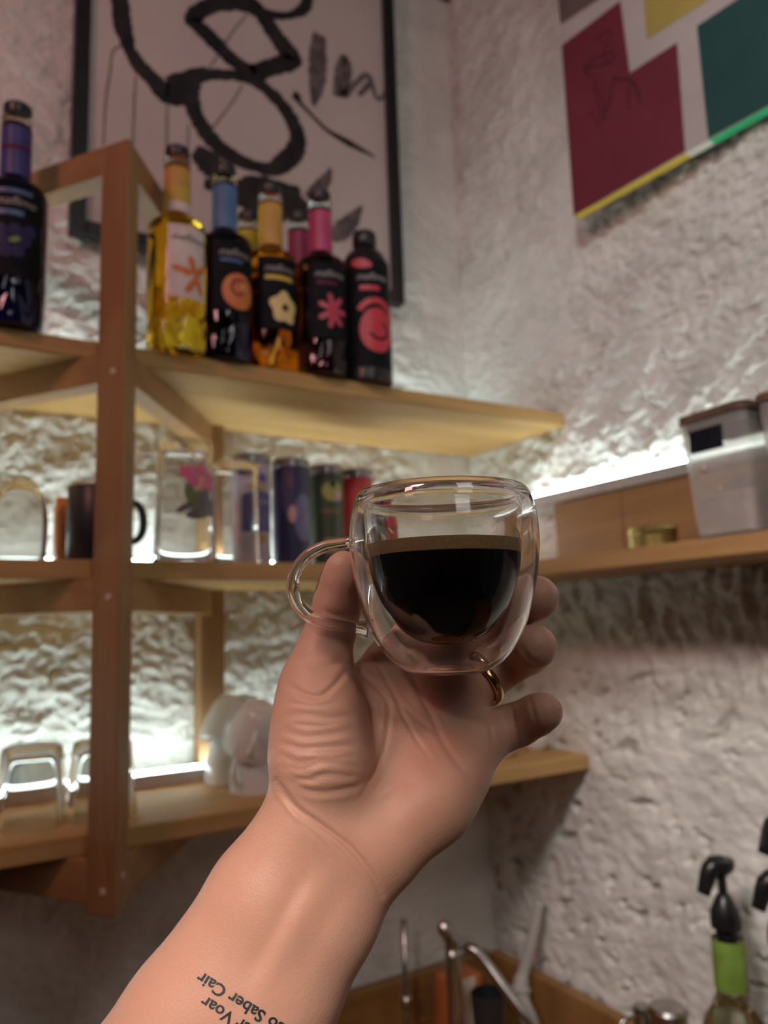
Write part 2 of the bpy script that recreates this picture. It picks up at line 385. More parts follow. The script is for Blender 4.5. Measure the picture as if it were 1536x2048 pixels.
ink([(640, 760), (780, 800), (870, 790), (960, 790), (1040, 790)], [30, 90, 110, 60, 20], lift=.0004)
ink([(800, 840), (860, 850), (960, 840), (1040, 860), (1080, 870)], [90, 130, 120, 80, 30], lift=.0008)
ink([(1080, 830), (1120, 780), (1150, 740), (1166, 695)], [60, 52, 36, 4], m=M_INK2, lift=.0004)
ink([(1170, 990), (1220, 950), (1260, 910), (1296, 855)], [40, 70, 50, 6], m=M_INK2, lift=.0004)
for q in ([(305, 190), (262, 212), (250, 300), (232, 420), (222, 600)], [(357, 315), (350, 430), (345, 600)], [(488, 420), (486, 520), (484, 640)], [(575, 520), (572, 640), (572, 700)],
          [(800, 350), (760, 420), (700, 500), (670, 540)], [(820, 60), (760, 130), (690, 240), (650, 300)]):
    ink(q, [5, 6, 5], m=M_INK2)

# ------------------------------------------------------------------ colour-block panel on the right wall
def art_panel():
    A = at(1118, 0, 0, .995); 
    # front plane through the measured left edge (standing 5 cm off the wall) and the right end (2 cm off)
    p1 = at(1148, 432, 0, .992); p2 = at(1536, 215, 0, 1.022)
    e1 = Vector(((p2-p1)[0], (p2-p1)[1], 0)).normalized(); nrm = Vector((e1.y, -e1.x, 0)); nrm = nrm if nrm.x < 0 else -nrm
    o = Vector(p1)
    def onp(u, v, lift=0.):
        d = Vector(ray(u, v)); s = o.dot(nrm)/d.dot(nrm); q = d*s-o
        return q.dot(e1), q.z, lift
    root = thing('colour_block_panel', 'large canvas of crimson, green, yellow and brown blocks on the right wall', 'painting', tuple(o))
    Mx = Matrix((( e1.x, 0, nrm.x, 0), (e1.y, 0, nrm.y, 0), (0, 1, 0, 0), (0, 0, 0, 1)))   # local (along, up, out)
    W, H, T = .66, .72, .016
    M_PALE = noisy(mat('pale_pink_ground', (.48, .42, .41), .7), (.53, .47, .46), 8)
    cols = dict(crimson=(0.15, 0.017, 0.034), brown=(0.13, 0.09, 0.085), yellow=(0.4, 0.31, 0.08), green=(.010, .062, .058), white=(.72, .70, .62), leaf=(.02, .52, .20), gold=(.70, .50, .06))
    mm = {k: noisy(mat('painted_'+k, c, .6), tuple(min(1, x*1.25) for x in c), 7, .35, .7) for k, c in cols.items()}
    def part(nm, v, f, m):
        ob = from_py(nm, v, f, m, root); ob.matrix_parent_inverse = Matrix(); ob.matrix_basis = Mx; return ob
    v = [(0, 0, 0), (W, 0, 0), (W, H, 0), (0, H, 0), (0, 0, -T), (W, 0, -T), (W, H, -T), (0, H, -T)]
    part('canvas', v, [(0, 1, 2, 3), (7, 6, 5, 4), (0, 4, 5, 1), (1, 5, 6, 2), (2, 6, 7, 3), (3, 7, 4, 0)], M_PALE)
    def block(pts, m, z=.0008):
        q = [onp(1000+x/2.866, y/2.866) for x, y in pts]; q = [(min(max(a, 0), W), min(max(b, 0), H)) for a, b, _ in q]
        n = len(q); v = [(a, b, z) for a, b in q]+[(a, b, 0.00005) for a, b in q]
        f = [tuple(range(n)), tuple(range(2*n-1, n-1, -1))]+[(i, n+i, n+(i+1) % n, (i+1) % n) for i in range(n)]
        bmx = bmesh.new(); vs = [bmx.verts.new(p) for p in v]
        for g in f: bmx.faces.new([vs[i] for i in g])
        bmesh.ops.recalc_face_normals(bmx, faces=bmx.faces); bmesh.ops.triangulate(bmx, faces=bmx.faces)
        ob = fin('colour_block', bmx, m, root); ob.matrix_basis = Mx; return ob
    block([(350, 265), (690, 5), (745, 420), (1015, 245), (1062, 868), (400, 1250), (380, 1250)], mm['crimson'])
    block([(300, -200), (860, -200), (350, 140), (320, 140)], mm['brown'])
    block([(800, -220), (1536, -220), (845, 225)], mm['yellow'])
    block([(1130, 150), (1536, -120), (2100, -500), (2100, 300), (1195, 795)], mm['green'])
    # the wrapped lower edge, painted in the colours of the blocks above it
    a1 = onp(1000+1062/2.866, 868/2.866)[0]; a2 = onp(1000+1200/2.866, 800/2.866)[0]
    for s0, s1, m in ((0, a1, mm['gold']), (a1, a2, mm['white']), (a2, W, mm['leaf'])):
        v = [(s0, -.0012, .0006), (s1, -.0012, .0006), (s1, -.0012, -T), (s0, -.0012, -T), (s0, 0, .0006), (s1, 0, .0006), (s1, 0, -T), (s0, 0, -T)]
        part('wrapped_edge', v, [(0, 3, 2, 1), (4, 5, 6, 7), (0, 1, 5, 4), (1, 2, 6, 5), (2, 3, 7, 6), (3, 0, 4, 7)], m)
    M_LINE = noisy(mat('dark_pencil', (.03, .004, .010), .7), (.045, .006, .014), 30)
    def line(pts, wd):
        P = spline([np.array(onp(1000+x/2.866, y/2.866)) for x, y in pts], 6); v = []; f = []
        for i, p in enumerate(P):
            t = P[min(i+1, len(P)-1)]-P[max(i-1, 0)]; t /= np.linalg.norm(t)+1e-9
            v += [(p[0]-t[1]*wd, p[1]+t[0]*wd, .0012), (p[0]+t[1]*wd, p[1]-t[0]*wd, .0012)]
        for i in range(0, len(v)-2, 2): f.append((i, i+1, i+3, i+2))
        part('pencil_line', v, f, M_LINE)
    line([(550, 250), (590, 190), (640, 180), (630, 230), (600, 300), (620, 370)], .0012)
    line([(480, 400), (540, 345), (640, 300), (650, 350), (560, 380), (490, 395), (520, 440)], .0014)
    line([(540, 450), (560, 560), (590, 690), (620, 600), (650, 470)], .0014)
    line([(580, 440), (590, 540), (600, 640), (640, 560)], .001)
    line([(640, 450), (700, 455), (750, 460), (785, 510), (805, 600)], .0018)
    line([(745, 480), (740, 560), (745, 640)], .0014)
    line([(520, 640), (560, 700), (580, 735)], .001)
art_panel()
# ------------------------------------------------------------------ patches wrapped on round bodies
def wrap(pts, R, ang0, lift):
    """(s, z) on the surface of a cylinder of radius R; s = arc length from the facing angle"""
    return [((R+lift)*math.cos(ang0+s/R), (R+lift)*math.sin(ang0+s/R), z) for s, z in pts]
def patch_rect(s0, s1, z0, z1, n=14):
    v = []; f = []
    for i in range(n+1):
        s = s0+(s1-s0)*i/n; v += [(s, z0), (s, z1)]
    for i in range(n): f.append((2*i, 2*i+2, 2*i+3, 2*i+1))
    return v, f
def patch_blob(cx, cz, rx, rz, rot=0, shape=None, n=24, rings=4):
    v = [(cx, cz)]; f = []
    for k in range(1, rings+1):
        for j in range(n):
            a = 2*PI*j/n; r = (shape(a) if shape else 1)*k/rings
            x = rx*r*math.cos(a); z = rz*r*math.sin(a)
            v.append((cx+x*math.cos(rot)-z*math.sin(rot), cz+x*math.sin(rot)+z*math.cos(rot)))
    for j in range(n): f.append((0, 1+j, 1+(j+1) % n))
    for k in range(rings-1):
        b = 1+k*n
        for j in range(n): f.append((b+j, b+n+j, b+n+(j+1) % n, b+(j+1) % n))
    return v, f
def patch_ring(cx, cz, r, wd, a0=0, a1=2*PI, n=32, spiral=0):
    v = []; f = []
    for j in range(n+1):
        a = a0+(a1-a0)*j/n; q = r-spiral*j/n
        v += [(cx+(q-wd/2)*math.cos(a), cz+(q-wd/2)*math.sin(a)), (cx+(q+wd/2)*math.cos(a), cz+(q+wd/2)*math.sin(a))]
    for j in range(n): f.append((2*j, 2*j+1, 2*j+3, 2*j+2))
    return v, f
def stick(name, vf, R, ang, lift, m, parent):
    v, f = vf; return from_py(name, wrap(v, R, ang, lift), f, m, parent, True)
def stick_text(s, size, cx, cz, R, ang, lift, m, parent, shear=0, name='lettering'):
    v, f = text2d(s, size, shear); return from_py(name, wrap([(cx+a, cz+b) for a, b, _ in v], R, ang, lift), f, m, parent)

def stick_marks(n, h, cx, cz, R, ang, lift, m, parent, seed=1):
    """small print too soft to read in the photograph: a row of short uneven strokes"""
    rn = random.Random(seed); v = []; f = []; x = -n*h*.28
    for i in range(n):
        wd = h*rn.uniform(.10, .16); z0 = rn.uniform(-.5, -.35)*h; z1 = rn.uniform(.2, .5)*h; k = rn.uniform(-.1, .15)*h; b = len(v)
        v += [(cx+x, cz+z0), (cx+x+wd, cz+z0), (cx+x+wd+k, cz+z1), (cx+x+k, cz+z1)]; f.append((b, b+1, b+2, b+3)); x += h*rn.uniform(.3, .62)
    return from_py('small_print', wrap(v, R, ang, lift), f, m, parent)
# ------------------------------------------------------------------ syrup bottles
def pm(n, c, r=.45): return noisy(mat(n, c, r), tuple(min(1, x*1.2+.004) for x in c), 40)
INKS = dict(pale=pm('pale_print', (.66, .55, .52)), black=pm('black_print', (.005, .005, .008), .6), orange=pm('orange_print', (.62, .17, .04)), cream=pm('cream_print', (.74, .56, .24)),
            pink=pm('pink_print', (.50, .05, .10)), red=pm('red_print', (.52, .03, .05)), grey=pm('grey_print', (.36, .32, .33)), blue=pm('blue_print', (.06, .12, .26)), berry=pm('berry_print', (.035, .03, .10)),
            leaf=pm('leaf_print', (.16, .22, .05)), gold=pm('gold_print', (.58, .40, .04)), plum=pm('plum_print', (.10, .015, .05)), dark=pm('dark_grey_print', (.05, .04, .045)))
for k_ in ('black', 'dark', 'berry', 'plum'): INKS[k_].node_tree.nodes['Principled BSDF'].inputs['Specular IOR Level'].default_value = .12
CAPM = noisy(mat('black_cap', (.012, .010, .012), .35), (.02, .017, .02), 30)
def liquid(name, col, ior=1.40): return glass(name, col, .02, ior)
LIQ = dict(yellow=liquid('yellow_syrup', (1.0, .66, .04), 1.2), navy=liquid('navy_syrup', (.004, .005, .03)), amber=liquid('amber_syrup', (1.0, .38, .02), 1.25), plum=liquid('plum_syrup', (.06, .006, .025)),
           gold=liquid('golden_syrup', (.9, .6, .05)), rose=liquid('rose_syrup', (.25, .02, .06)))
SLV = dict(yellow=pm('yellow_sleeve', (.58, .38, .05)), orange=pm('orange_sleeve', (.55, .30, .06)), blue=pm('blue_sleeve', (.075, .16, .33)), indigo=pm('indigo_sleeve', (.045, .04, .18)), pink=pm('pink_sleeve', (.45, .045, .14)), lemon=pm('lemon_sleeve', (.62, .52, .03)))
BR = .0415
def facet(i, t, z):
    """cut V-shaped facets around the foot of the bottle"""
    if z > .066 or z < .004: return 1
    a = (t*6) % 1; tri = abs(a-.5)*2
    return 1-.055*max(0, 1-abs(z-(.012+.05*tri))/.014)-.02*(1-z/.066)
def bottle(label, x, y, facing, liq, sleeve, print_fn, group='syrup bottles on the top board', z=ZU):
    t = thing('syrup_bottle', label, 'bottle', (x, y, z), group, facing)
    body = [(0, .004), (.032, 0), (.0385, .002), (.0408, .006)]+[(BR, .006+.006*k) for k in range(1, 12)]+[(BR, .10), (BR, .15), (BR, .184), (.0406, .190), (.0375, .1955), (.031, .200), (.0225, .2025), (.0192, .205), (.0184, .211)]
    bm = lathe(bmesh.new(), body+[(.0178, .288), (0, .2885)], 72, facet); fin('bottle_body', bm, liq, t, True, .6)
    bm = lathe(bmesh.new(), [(.0181, .211), (.0192, .2125), (.0192, .2815), (.0181, .283)], 40); sl = fin('neck_sleeve', bm, sleeve, t, True, .6)
    bm = lathe(bmesh.new(), [(.0179, .284), (.0192, .2855), (.0192, .290), (.0180, .2925), (.0192, .295), (.0192, .2995), (.0178, .301), (.0120, .3005), (0, .3005)], 40); fin('glass_ring', bm, M_CLEAR2, t, True, .8)
    bm = lathe(bmesh.new(), [(0, .3008), (.0170, .3010), (.0180, .3025), (.0180, .3165), (.0165, .3185), (0, .3190)], 40); fin('cap', bm, CAPM, t, True, .6)
    print_fn(t, sl); return t
WORD = 'maflimo'
def label_base(t, m, tm, z0=.070, z1=.180, half=.036):
    lb = stick('front_label', patch_rect(-half, half, z0, z1, 20), BR, 0, .0004, m, t)
    stick_text(WORD, .0155, .0, z1-.024, BR, 0, .0009, tm, lb, .25)
    return lb
def pr_yellow(t, sl):
    lb = label_base(t, INKS['pale'], INKS['dark'], .072, .180, .030)
    for a, (cx, cz) in zip((1.9, .75, 2.9, -1.1, -2.2), ((.006, .121), (.020, .118), (-.010, .112), (.016, .095), (.004, .092))):
        stick('leaf_print', patch_blob(cx, cz, .0150, .0080, a, lambda q: .55+.45*abs(math.cos(q))), BR, 0, .0008, INKS['orange'], lb)
    stick('sleeve_band', patch_rect(-.03, .03, .232, .252), .0192, 0, .0003, SLV['yellow'], sl)
    stick('sleeve_band', patch_rect(-.02, .02, .213, .228), .0192, 0, .0003, INKS['pale'], sl)
def pr_blue(t, sl):
    lb = label_base(t, INKS['black'], INKS['grey'])
    stick('fruit_print', patch_blob(.006, .102, .026, .028), BR, 0, .0007, INKS['orange'], lb)
    stick('swirl_print', patch_ring(.006, .105, .017, .003, .4, 6.0, 40, .011), BR, 0, .0011, INKS['plum'], lb)
    stick('swirl_print', patch_ring(.015, .110, .006, .0024, 0, 5.2, 24, .003), BR, 0, .0011, INKS['cream'], lb)
    stick('colour_bar', patch_rect(-.022, .012, .146, .151), BR, 0, .0008, INKS['blue'], lb)
def pr_amber(t, sl):
    lb = label_base(t, INKS['black'], INKS['grey'], .062)
    stick('flower_print', patch_blob(.006, .098, .025, .028, .3, lambda a: .88+.12*math.cos(5*a)), BR, 0, .0007, INKS['cream'], lb)
    stick('flower_eye', patch_blob(.007, .098, .0052, .006), BR, 0, .0012, INKS['black'], lb)
    stick('colour_bar', patch_rect(-.024, .022, .142, .149), BR, 0, .0008, INKS['gold'], lb)
    stick('sleeve_band', patch_rect(-.012, .016, .214, .279), .0192, 0, .0003, SLV['orange'], sl)
def pr_pink(t, sl):
    lb = label_base(t, INKS['black'], INKS['grey'], .055)
    for k in range(7):
        a = k*2*PI/7; stick('petal_print', patch_blob(.004+0.014*math.cos(a), .100+.018*math.sin(a), .0115, .0068, a, lambda q: .6+.4*abs(math.cos(q)), 16, 3), BR, 0, .0007, INKS['pink'], lb)
    stick('flower_eye', patch_blob(.004, .100, .0055, .006), BR, 0, .0011, INKS['red'], lb)
    stick('colour_bar', patch_rect(-.022, .012, .143, .149), BR, 0, .0008, INKS['plum'], lb)
def pr_berry(t, sl):
    lb = label_base(t, INKS['black'], INKS['grey'], .060)
    for cx, cz in ((-.012, .108), (.012, .110), (0, .122), (-.018, .122), (.018, .124), (.004, .095), (-.010, .093)):
        b = stick('berry_print', patch_blob(cx, cz, .0088, .0088, 0, None, 16, 3), BR, 0, .0006, INKS['berry'], lb)
    stick('leaf_print', patch_blob(.0, .109, .007, .004, .4), BR, 0, .0011, INKS['leaf'], lb)
    stick('colour_bar', patch_rect(-.024, .010, .142, .149), BR, 0, .0008, INKS['blue'], lb)
    stick('colour_bar', patch_rect(-.026, .020, .172, .178), BR, 0, .0008, INKS['blue'], lb)
    stick('sleeve_band', patch_rect(-.025, .025, .247, .253), .0192, 0, .0003, INKS['plum'], sl)
def pr_none(t, sl): label_base(t, INKS['black'], INKS['grey'])
def face_cam(x, y, extra=0): return math.atan2(-y, -x)+extra
def bt(label, u, v, liq, slv, fn, extra=.3, h=.3180, z=ZU):
    p = at(u, v, 2, z+h); return bottle(label, p[0], p[1], face_cam(p[0], p[1], extra), liq, slv, fn, z=z)
bt('yellow syrup bottle with orange leaf print, beside the front post', 355, 301, LIQ['yellow'], SLV['orange'], pr_yellow, .42)
bt('dark blue syrup bottle with light blue neck sleeve and orange swirl print', 449, 337, LIQ['navy'], SLV['blue'], pr_blue, .38)
bt('amber syrup bottle with yellow sleeve and cream flower print', 540, 375, LIQ['amber'], SLV['yellow'], pr_amber, .36)
bt('dark plum syrup bottle with pink sleeve and pink petal print', 639, 389, LIQ['plum'], SLV['pink'], pr_pink, .34)
bt('dark syrup bottle with indigo sleeve and berry print, left of the front post', 36, 216, LIQ['navy'], SLV['indigo'], pr_berry, .05)
bt('golden syrup bottle with lemon sleeve, half hidden behind blue and amber bottles', 497, 430, LIQ['gold'], SLV['lemon'], pr_none)
bt('rose syrup bottle with pink sleeve, half hidden behind amber and plum bottles', 597, 431, LIQ['rose'], SLV['pink'], pr_none)
# squat black plastic bottle at the end of the row
def sauce_bottle():
    p = at(728, 468, 2, ZU+.268); ang = face_cam(p[0], p[1], .30)
    t = thing('sauce_bottle', 'squat black plastic bottle with big red spiral print, right end of the row', 'bottle', (p[0], p[1], ZU), 'syrup bottles on the top board', ang)
    R = .0405; pl = noisy(mat('black_plastic_bottle', (.012, .008, .012), .3), (.02, .012, .018), 20)
    fin('bottle_body', lathe(bmesh.new(), smoothprof([(0, .001), (.034, 0), (.0395, .004), (R, .012), (R, .10), (R, .19)], 4)+smoothprof([(R, .192), (.0385, .210), (.031, .226), (.022, .235), (.0185, .239)], 4)+[(.018, .242), (0, .242)], 56), pl, t, True, .6)
    fin('cap', lathe(bmesh.new(), [(0, .2425), (.0195, .2425), (.0205, .244), (.0205, .262), (.0185, .267), (0, .2685)], 40), CAPM, t, True, .6)
    lb = stick('front_label', patch_rect(-.040, .040, .02, .205, 22), R, 0, .0004, INKS['black'], t)
    stick('swirl_print', patch_ring(.004, .100, .034, .010, .2, 2.6, 40, .002), R, 0, .0008, INKS['red'], lb)
    stick('swirl_print', patch_blob(.006, .083, .030, .038, 0, None, 30, 6), R, 0, .0008, INKS['red'], lb)
    stick('swirl_print', patch_ring(.010, .083, .017, .0045, -2.8, 1.2, 32, .004), R, 0, .0013, INKS['black'], lb)
    stick_text(WORD, .0165, 0, .168, R, 0, .0009, INKS['grey'], lb, .25)
    stick('colour_bar', patch_rect(-.022, .012, .150, .158), R, 0, .0008, INKS['red'], lb)
    stick('colour_bar', patch_blob(-.018, .196, .018, .008, -.2), R, 0, .0008, INKS['red'], lb)
sauce_bottle()

# ------------------------------------------------------------------ middle board: tea tins, tumbler, mug
LIDM = noisy(mat('grey_tin_lid', (.30, .27, .29), .3, .7), (.24, .22, .24), 30)
def tin(label, u, v, body, h=.186, r=.0310, extra=.35, fn=None):
    p = at(u, v, 2, ZM+h); p = p*(1+.012)
    t = thing('tea_tin', label, 'tin', (p[0], p[1], ZM), 'tea tins on the middle board', face_cam(p[0], p[1], extra))
    bd = fin('tin_body', lathe(bmesh.new(), [(0, .0005), (r-.0015, 0), (r, .0015), (r, h-.016), (r-.001, h-.0155), (0, h-.0155)], 48), body, t, True, .6)
    fin('lid', lathe(bmesh.new(), [(0, h-.0152), (r-.0004, h-.0152), (r+.0006, h-.0145), (r+.0006, h-.002), (r-.001, h), (r-.004, h-.001), (0, h-.001)], 48), LIDM, t, True, .6)
    if fn: fn(bd, r)
    return t
def tin_lilac(b, r):
    stick('wrap_panel', patch_rect(-.024, .034, .058, .118, 18), r, 0, .0004, T['violet'], b)
    stick('wrap_top', patch_blob(.005, .116, .029, .009), r, 0, .0005, T['violet'], b)
    stick('round_seal', patch_blob(.012, .145, .008, .008, 0, None, 18, 3), r, 0, .0004, T['violet'], b)
    for q in ((-.010, .134, .009, .004, .3), (.012, .130, .007, .006, 0)): stick('leaf_print', patch_blob(*q), r, 0, .0007, T['ochre'], b)
    for cx in (-.004, .012): stick('leaf_print', patch_blob(cx, .047, .0065, .0085), r, 0, .0006, T['ochre'], b)
    stick('pink_panel', patch_rect(-.044, -.027, .04, .112, 8), r, 0, .0005, T['rose'], b)
    stick_marks(9, .008, .010, .106, r, 0, .0010, T['lilac'], b, 3)
def tin_navy(b, r):
    stick('wrap_panel', patch_blob(.014, .085, .017, .046, 0, lambda a: .85+.15*abs(math.cos(a))), r, 0, .0004, T['steel'], b)
    stick('face_print', patch_blob(-.006, .09, .007, .015), r, 0, .0006, T['rose'], b)
    stick('colour_bar', patch_rect(-.012, -.004, .135, .158), r, 0, .0004, T['plum'], b)
def tin_green(b, r):
    stick('wrap_panel', patch_blob(.006, .138, .022, .018), r, 0, .0004, T['olive'], b)
    stick('wrap_panel', patch_rect(-.012, .030, .030, .055, 12), r, 0, .0004, T['olive'], b)
    stick('flower_print', patch_blob(.014, .130, .007, .009), r, 0, .0008, T['rose'], b)
    stick('seal', patch_blob(.004, .150, .006, .006), r, 0, .0008, T['black'], b)
    stick_marks(10, .008, .004, .103, r, 0, .0006, T['ochre'], b, 5)
def tin_red(b, r):
    stick('wrap_panel', patch_rect(-.03, .035, .01, .09, 16), r, 0, .0004, T['rust'], b)
    stick('seal', patch_blob(.004, .14, .007, .008), r, 0, .0005, T['rust'], b)
T = dict(lilac=pm('lilac_paper', (.46, .38, .48)), violet=pm('violet_paper', (.075, .055, .22)), ochre=pm('ochre_print', (.40, .22, .04)), rose=pm('rose_print', (.50, .28, .30)), navy=pm('navy_paper', (.022, .018, .07)),
         steel=pm('slate_blue_paper', (.14, .12, .26)), plum=pm('plum_paper', (.10, .02, .06)), green=pm('dark_green_paper', (.035, .045, .02)), olive=pm('olive_paper', (.28, .27, .07)), black=pm('black_paper', (.008, .008, .008)),
         red=pm('red_paper', (.50, .035, .04)), rust=pm('rust_paper', (.34, .06, .02)))
tin('lilac tea tin with violet panel, left end of the tins', 502, 909, T['lilac'], extra=.25, fn=tin_lilac)
tin('navy tea tin with slate blue oval, second from the left', 581, 918, T['navy'], extra=.25, fn=tin_navy)
tin('dark green tea tin with olive blossom band, third from the left', 650, 931, T['green'], extra=.3, fn=tin_green)
tin('red tea tin with rust lower half, right end of the tins', 712, 939, T['red'], extra=.3, fn=tin_red)

def vessel(name, prof, m, parent, seg=56):
    return fin(name, lathe(bmesh.new(), prof, seg), m, parent, True, .9)
def tall_glass():
    p = at(371, 889, 2, ZM+.168)
    t = thing('tall_glass', 'tall upturned glass printed with pink flowers, left of the tea tins', 'glass', (p[0], p[1], ZM), None, face_cam(p[0], p[1], .45))
    H = .170
    prof = [(0, H), (.0345, H), (.0370, H-.002), (.0380, H-.006), (.0410, .06), (.0440, .002), (.0437, 0), (.0425, .0002), (.0420, .003), (.0394, .06), (.0360, H-.016), (.0325, H-.019), (0, H-.0195)]
    b = vessel('glass_body', prof, M_CLEAR2, t)
    R = .0403; pk = pm('pink_petals', (.62, .12, .24)); dk = pm('dark_stems', (.10, .09, .09)); gr = pm('green_stems', (.12, .15, .05)); wh = pm('white_dot', (.8, .78, .72))
    def st(vf, m, dr=0): stick('flower_print', vf, R+dr, 0, .0003, m, b)
    for cx, cz, rx in ((-.016, .120, .0130), (.004, .124, .0120), (.018, .116, .0125), (-.006, .108, .0110), (.012, .102, .0120), (.024, .104, .0095)):
        st(patch_blob(cx, cz, rx, rx*.95, cx*90, lambda a: .8+.2*math.cos(5*a), 20, 3), pk, .0004-(cz-.06)*.018)
    for cx, cz, rx, rz, r, m in ((-.012, .090, .007, .016, .2, gr), (.010, .082, .012, .018, -.3, dk), (-.018, .072, .014, .005, .5, dk), (.002, .064, .020, .008, .2, dk), (-.004, .082, .005, .016, -.3, gr), (.020, .074, .008, .014, .3, dk)):
        st(patch_blob(cx, cz, rx, rz, r, None, 18, 3), m, .0006-(cz-.06)*.018)
    stick('white_dot', patch_ring(.0, .145, .0065, .0055), .0391, 0, .0004, wh, b)
tall_glass()
p = at(485, 922, 2, ZM+.150)
t = thing('tall_glass', 'tall plain clear glass standing upside down in front of the lilac tin', 'glass', (p[0]-.004, 1.088, ZM))
H = .150
vessel('glass_body', [(0, H), (.0340, H), (.0365, H-.002), (.0372, H-.006), (.0390, .05), (.0400, .002), (.0397, 0), (.0385, .0002), (.0380, .003), (.0376, .05), (.0356, H-.012), (.0325, H-.015), (0, H-.0155)], M_CLEAR2, t)
p = at(42, 962, 2, ZM+.108)
t = thing('small_glass', 'clear stemless glass standing upside down at the far left of the middle board', 'glass', (p[0], p[1], ZM))
vessel('glass_body', smoothprof([(0, .108), (.012, .108), (.0165, .105), (.019, .099), (.029, .088), (.0345, .06), (.034, .02), (.032, 0)], 5)+smoothprof([(.0308, .0003), (.0328, .02), (.0332, .06), (.028, .0855), (.012, .096), (0, .0965)], 5), M_CLEAR2, t)
p = at(200, 975, 2, ZM+.100)
t = thing('black_mug', 'matt black mug standing behind the front post', 'mug', (p[0], p[1]+.01, ZM), None, face_cam(p[0], p[1], 0))
MUGM = noisy(mat('matt_black_glaze', (.022, .022, .026), .4), (.03, .03, .034), 40)
vessel('mug_body', [(0, .001), (.036, 0), (.0385, .003), (.039, .05), (.039, .099), (.0375, .101), (.036, .099), (.036, .008), (0, .006)], MUGM, t)
bm = tube(bmesh.new(), spline([(0, .0375, .080), (0, .050, .080), (0, .058, .066), (0, .058, .042), (0, .050, .030), (0, .0375, .028)], 6), .0055, 12); fin('handle', bm, MUGM, t, True)
p = at(128, 1000, 2, ZM+.085)
t = thing('orange_packet', 'orange paper packet half hidden by the black mug', 'packet', (p[0]+.012, p[1]+.03, ZM))
M_OR = pm('orange_paper', (.55, .18, .03))
bm = bmesh.new(); box(bm, (.012, .02, .044), (.055, .036, .088), bev=.004); fin('packet_body', bm, M_OR, t)
bm = bmesh.new(); box(bm, (.012, .02, .092), (.053, .004, .010), bev=.001); fin('folded_top', bm, M_OR, t)

# ------------------------------------------------------------------ lowest board: tumblers, cups, dishes
TPROF = [(0, .1005), (.031, .1005), (.0365, .098), (.0385, .092), (.041, .06), (.0455, .012), (.0468, .002), (.0462, 0), (.0445, .0004), (.0438, .004), (.0430, .014), (.0388, .06), (.036, .083), (.031, .0865), (0, .087)]
for lab, u, v in (('upturned clear tumbler at the front left corner of the lowest board', 66, 1490), ('upturned clear tumbler behind the front tumbler, left edge', 38, 1453), ('upturned clear tumbler behind the front post on the lowest board', 205, 1478)):
    p = at(u, v, 2, ZL+.100)
    t = thing('tumbler', lab, 'tumbler', (p[0], p[1], ZL), 'clear tumblers on the lowest board')
    vessel('glass_body', TPROF, M_TUMB, t)
def cup(label, loc, tilt, rz):
    t = thing('porcelain_cup', label, 'cup', loc, 'white cups stacked on the lowest board')
    t.rotation_euler = (tilt[0], tilt[1], rz)
    def fac(i, s, z): return 1-.035*(1-abs(math.cos(4*PI*2*s/2)))*(1 if z < .06 else .4)
    vessel('cup_body', [(0, .072), (.021, .072), (.0245, .0695), (.031, .056), (.0375, .03), (.0400, 0), (.0385, -.0005), (.036, .03), (.0295, .0545), (.022, .066), (0, .067)], M_PORC, t, 64)
    fin('foot_ring', lathe(bmesh.new(), [(.016, .0721), (.0165, .0745), (.0195, .0745), (.0205, .0721)], 32), M_PORC, t, True, .6)
    fin('handle', tube(bmesh.new(), spline([(-.0335, 0, .046), (-.046, 0, .050), (-.056, 0, .042), (-.056, 0, .028), (-.047, 0, .018), (-.0365, 0, .016)], 6), .0042, 10), M_PORC, t, True)
def stack(u, v, rz, tl, l1, l2, z0=ZL):
    p = at(u, v, 2, z0); cup(l1, (p[0], p[1], z0+.0006), (0, 0), rz); 
    cup(l2, (p[0]-.012, p[1]-.004, z0+.062), tl, rz+.5)
stack(512, 1581, .6, (.30, -.36), 'white faceted cup upside down at the foot of the front stack', 'white faceted cup tipped on top of the front stack')
stack(458, 1562, 2.6, (.16, -.34), 'white faceted cup upside down at the foot of the rear stack', 'white faceted cup tipped on top of the rear stack by the back post')
def dish(label, u, v, r):
    p = at(u, v, 2, ZL); t = thing('small_dish', label, 'dish', (p[0], p[1]+.015, ZL), 'small dishes at the right end of the lowest board')
    vessel('dish_body', smoothprof([(0, .001), (r*.4, 0), (r*.55, .001), (r*.85, .010), (r, .022)], 4)+smoothprof([(r-.0015, .0225), (r*.82, .012), (r*.5, .004), (0, .0035)], 4), M_PORC, t)
    fin('foot_ring', lathe(bmesh.new(), [(r*.42, .0002), (r*.40, .0045), (r*.34, .0045), (r*.34, .0002)], 32), M_PORC, t, True, .6)
dish('small white dish with upturned rim at the right end of the lowest board', 1083, 1503, .026)
dish('small white dish behind the little finger on the lowest board', 1010, 1518, .030)

# ------------------------------------------------------------------ right-wall shelf: gold tin, canisters
t = thing('gold_tin', 'low round gold tin standing on the right-wall shelf', 'tin', (.893, .735, ZM))
R = .0325
fin('tin_body', lathe(bmesh.new(), [(0, .0005), (R-.002, 0), (R, .002), (R, .009), (R-.0008, .0098), (R, .0105), (R, .017), (0, .017)], 48), M_BRASS, t, True, .5)
fin('lid', lathe(bmesh.new(), [(0, .0174), (R+.0005, .0174), (R+.001, .0185), (R+.001, .026), (R-.002, .0295), (R-.006, .0288), (0, .0292)], 48), M_BRASS, t, True, .5)
fin('knob', lathe(bmesh.new(), [(0, .0292), (.003, .0292), (.0025, .032), (.0036, .034), (0, .0355)], 16), M_BRASS, t, True, .6)
FROST = mat('cloudy_plastic', (.97, .95, .93), .17, 0, Transmission_Weight=.86, IOR=1.2)
POWD = noisy(mat('cocoa_powder', (.42, .30, .26), .9), (.52, .40, .35), 25)
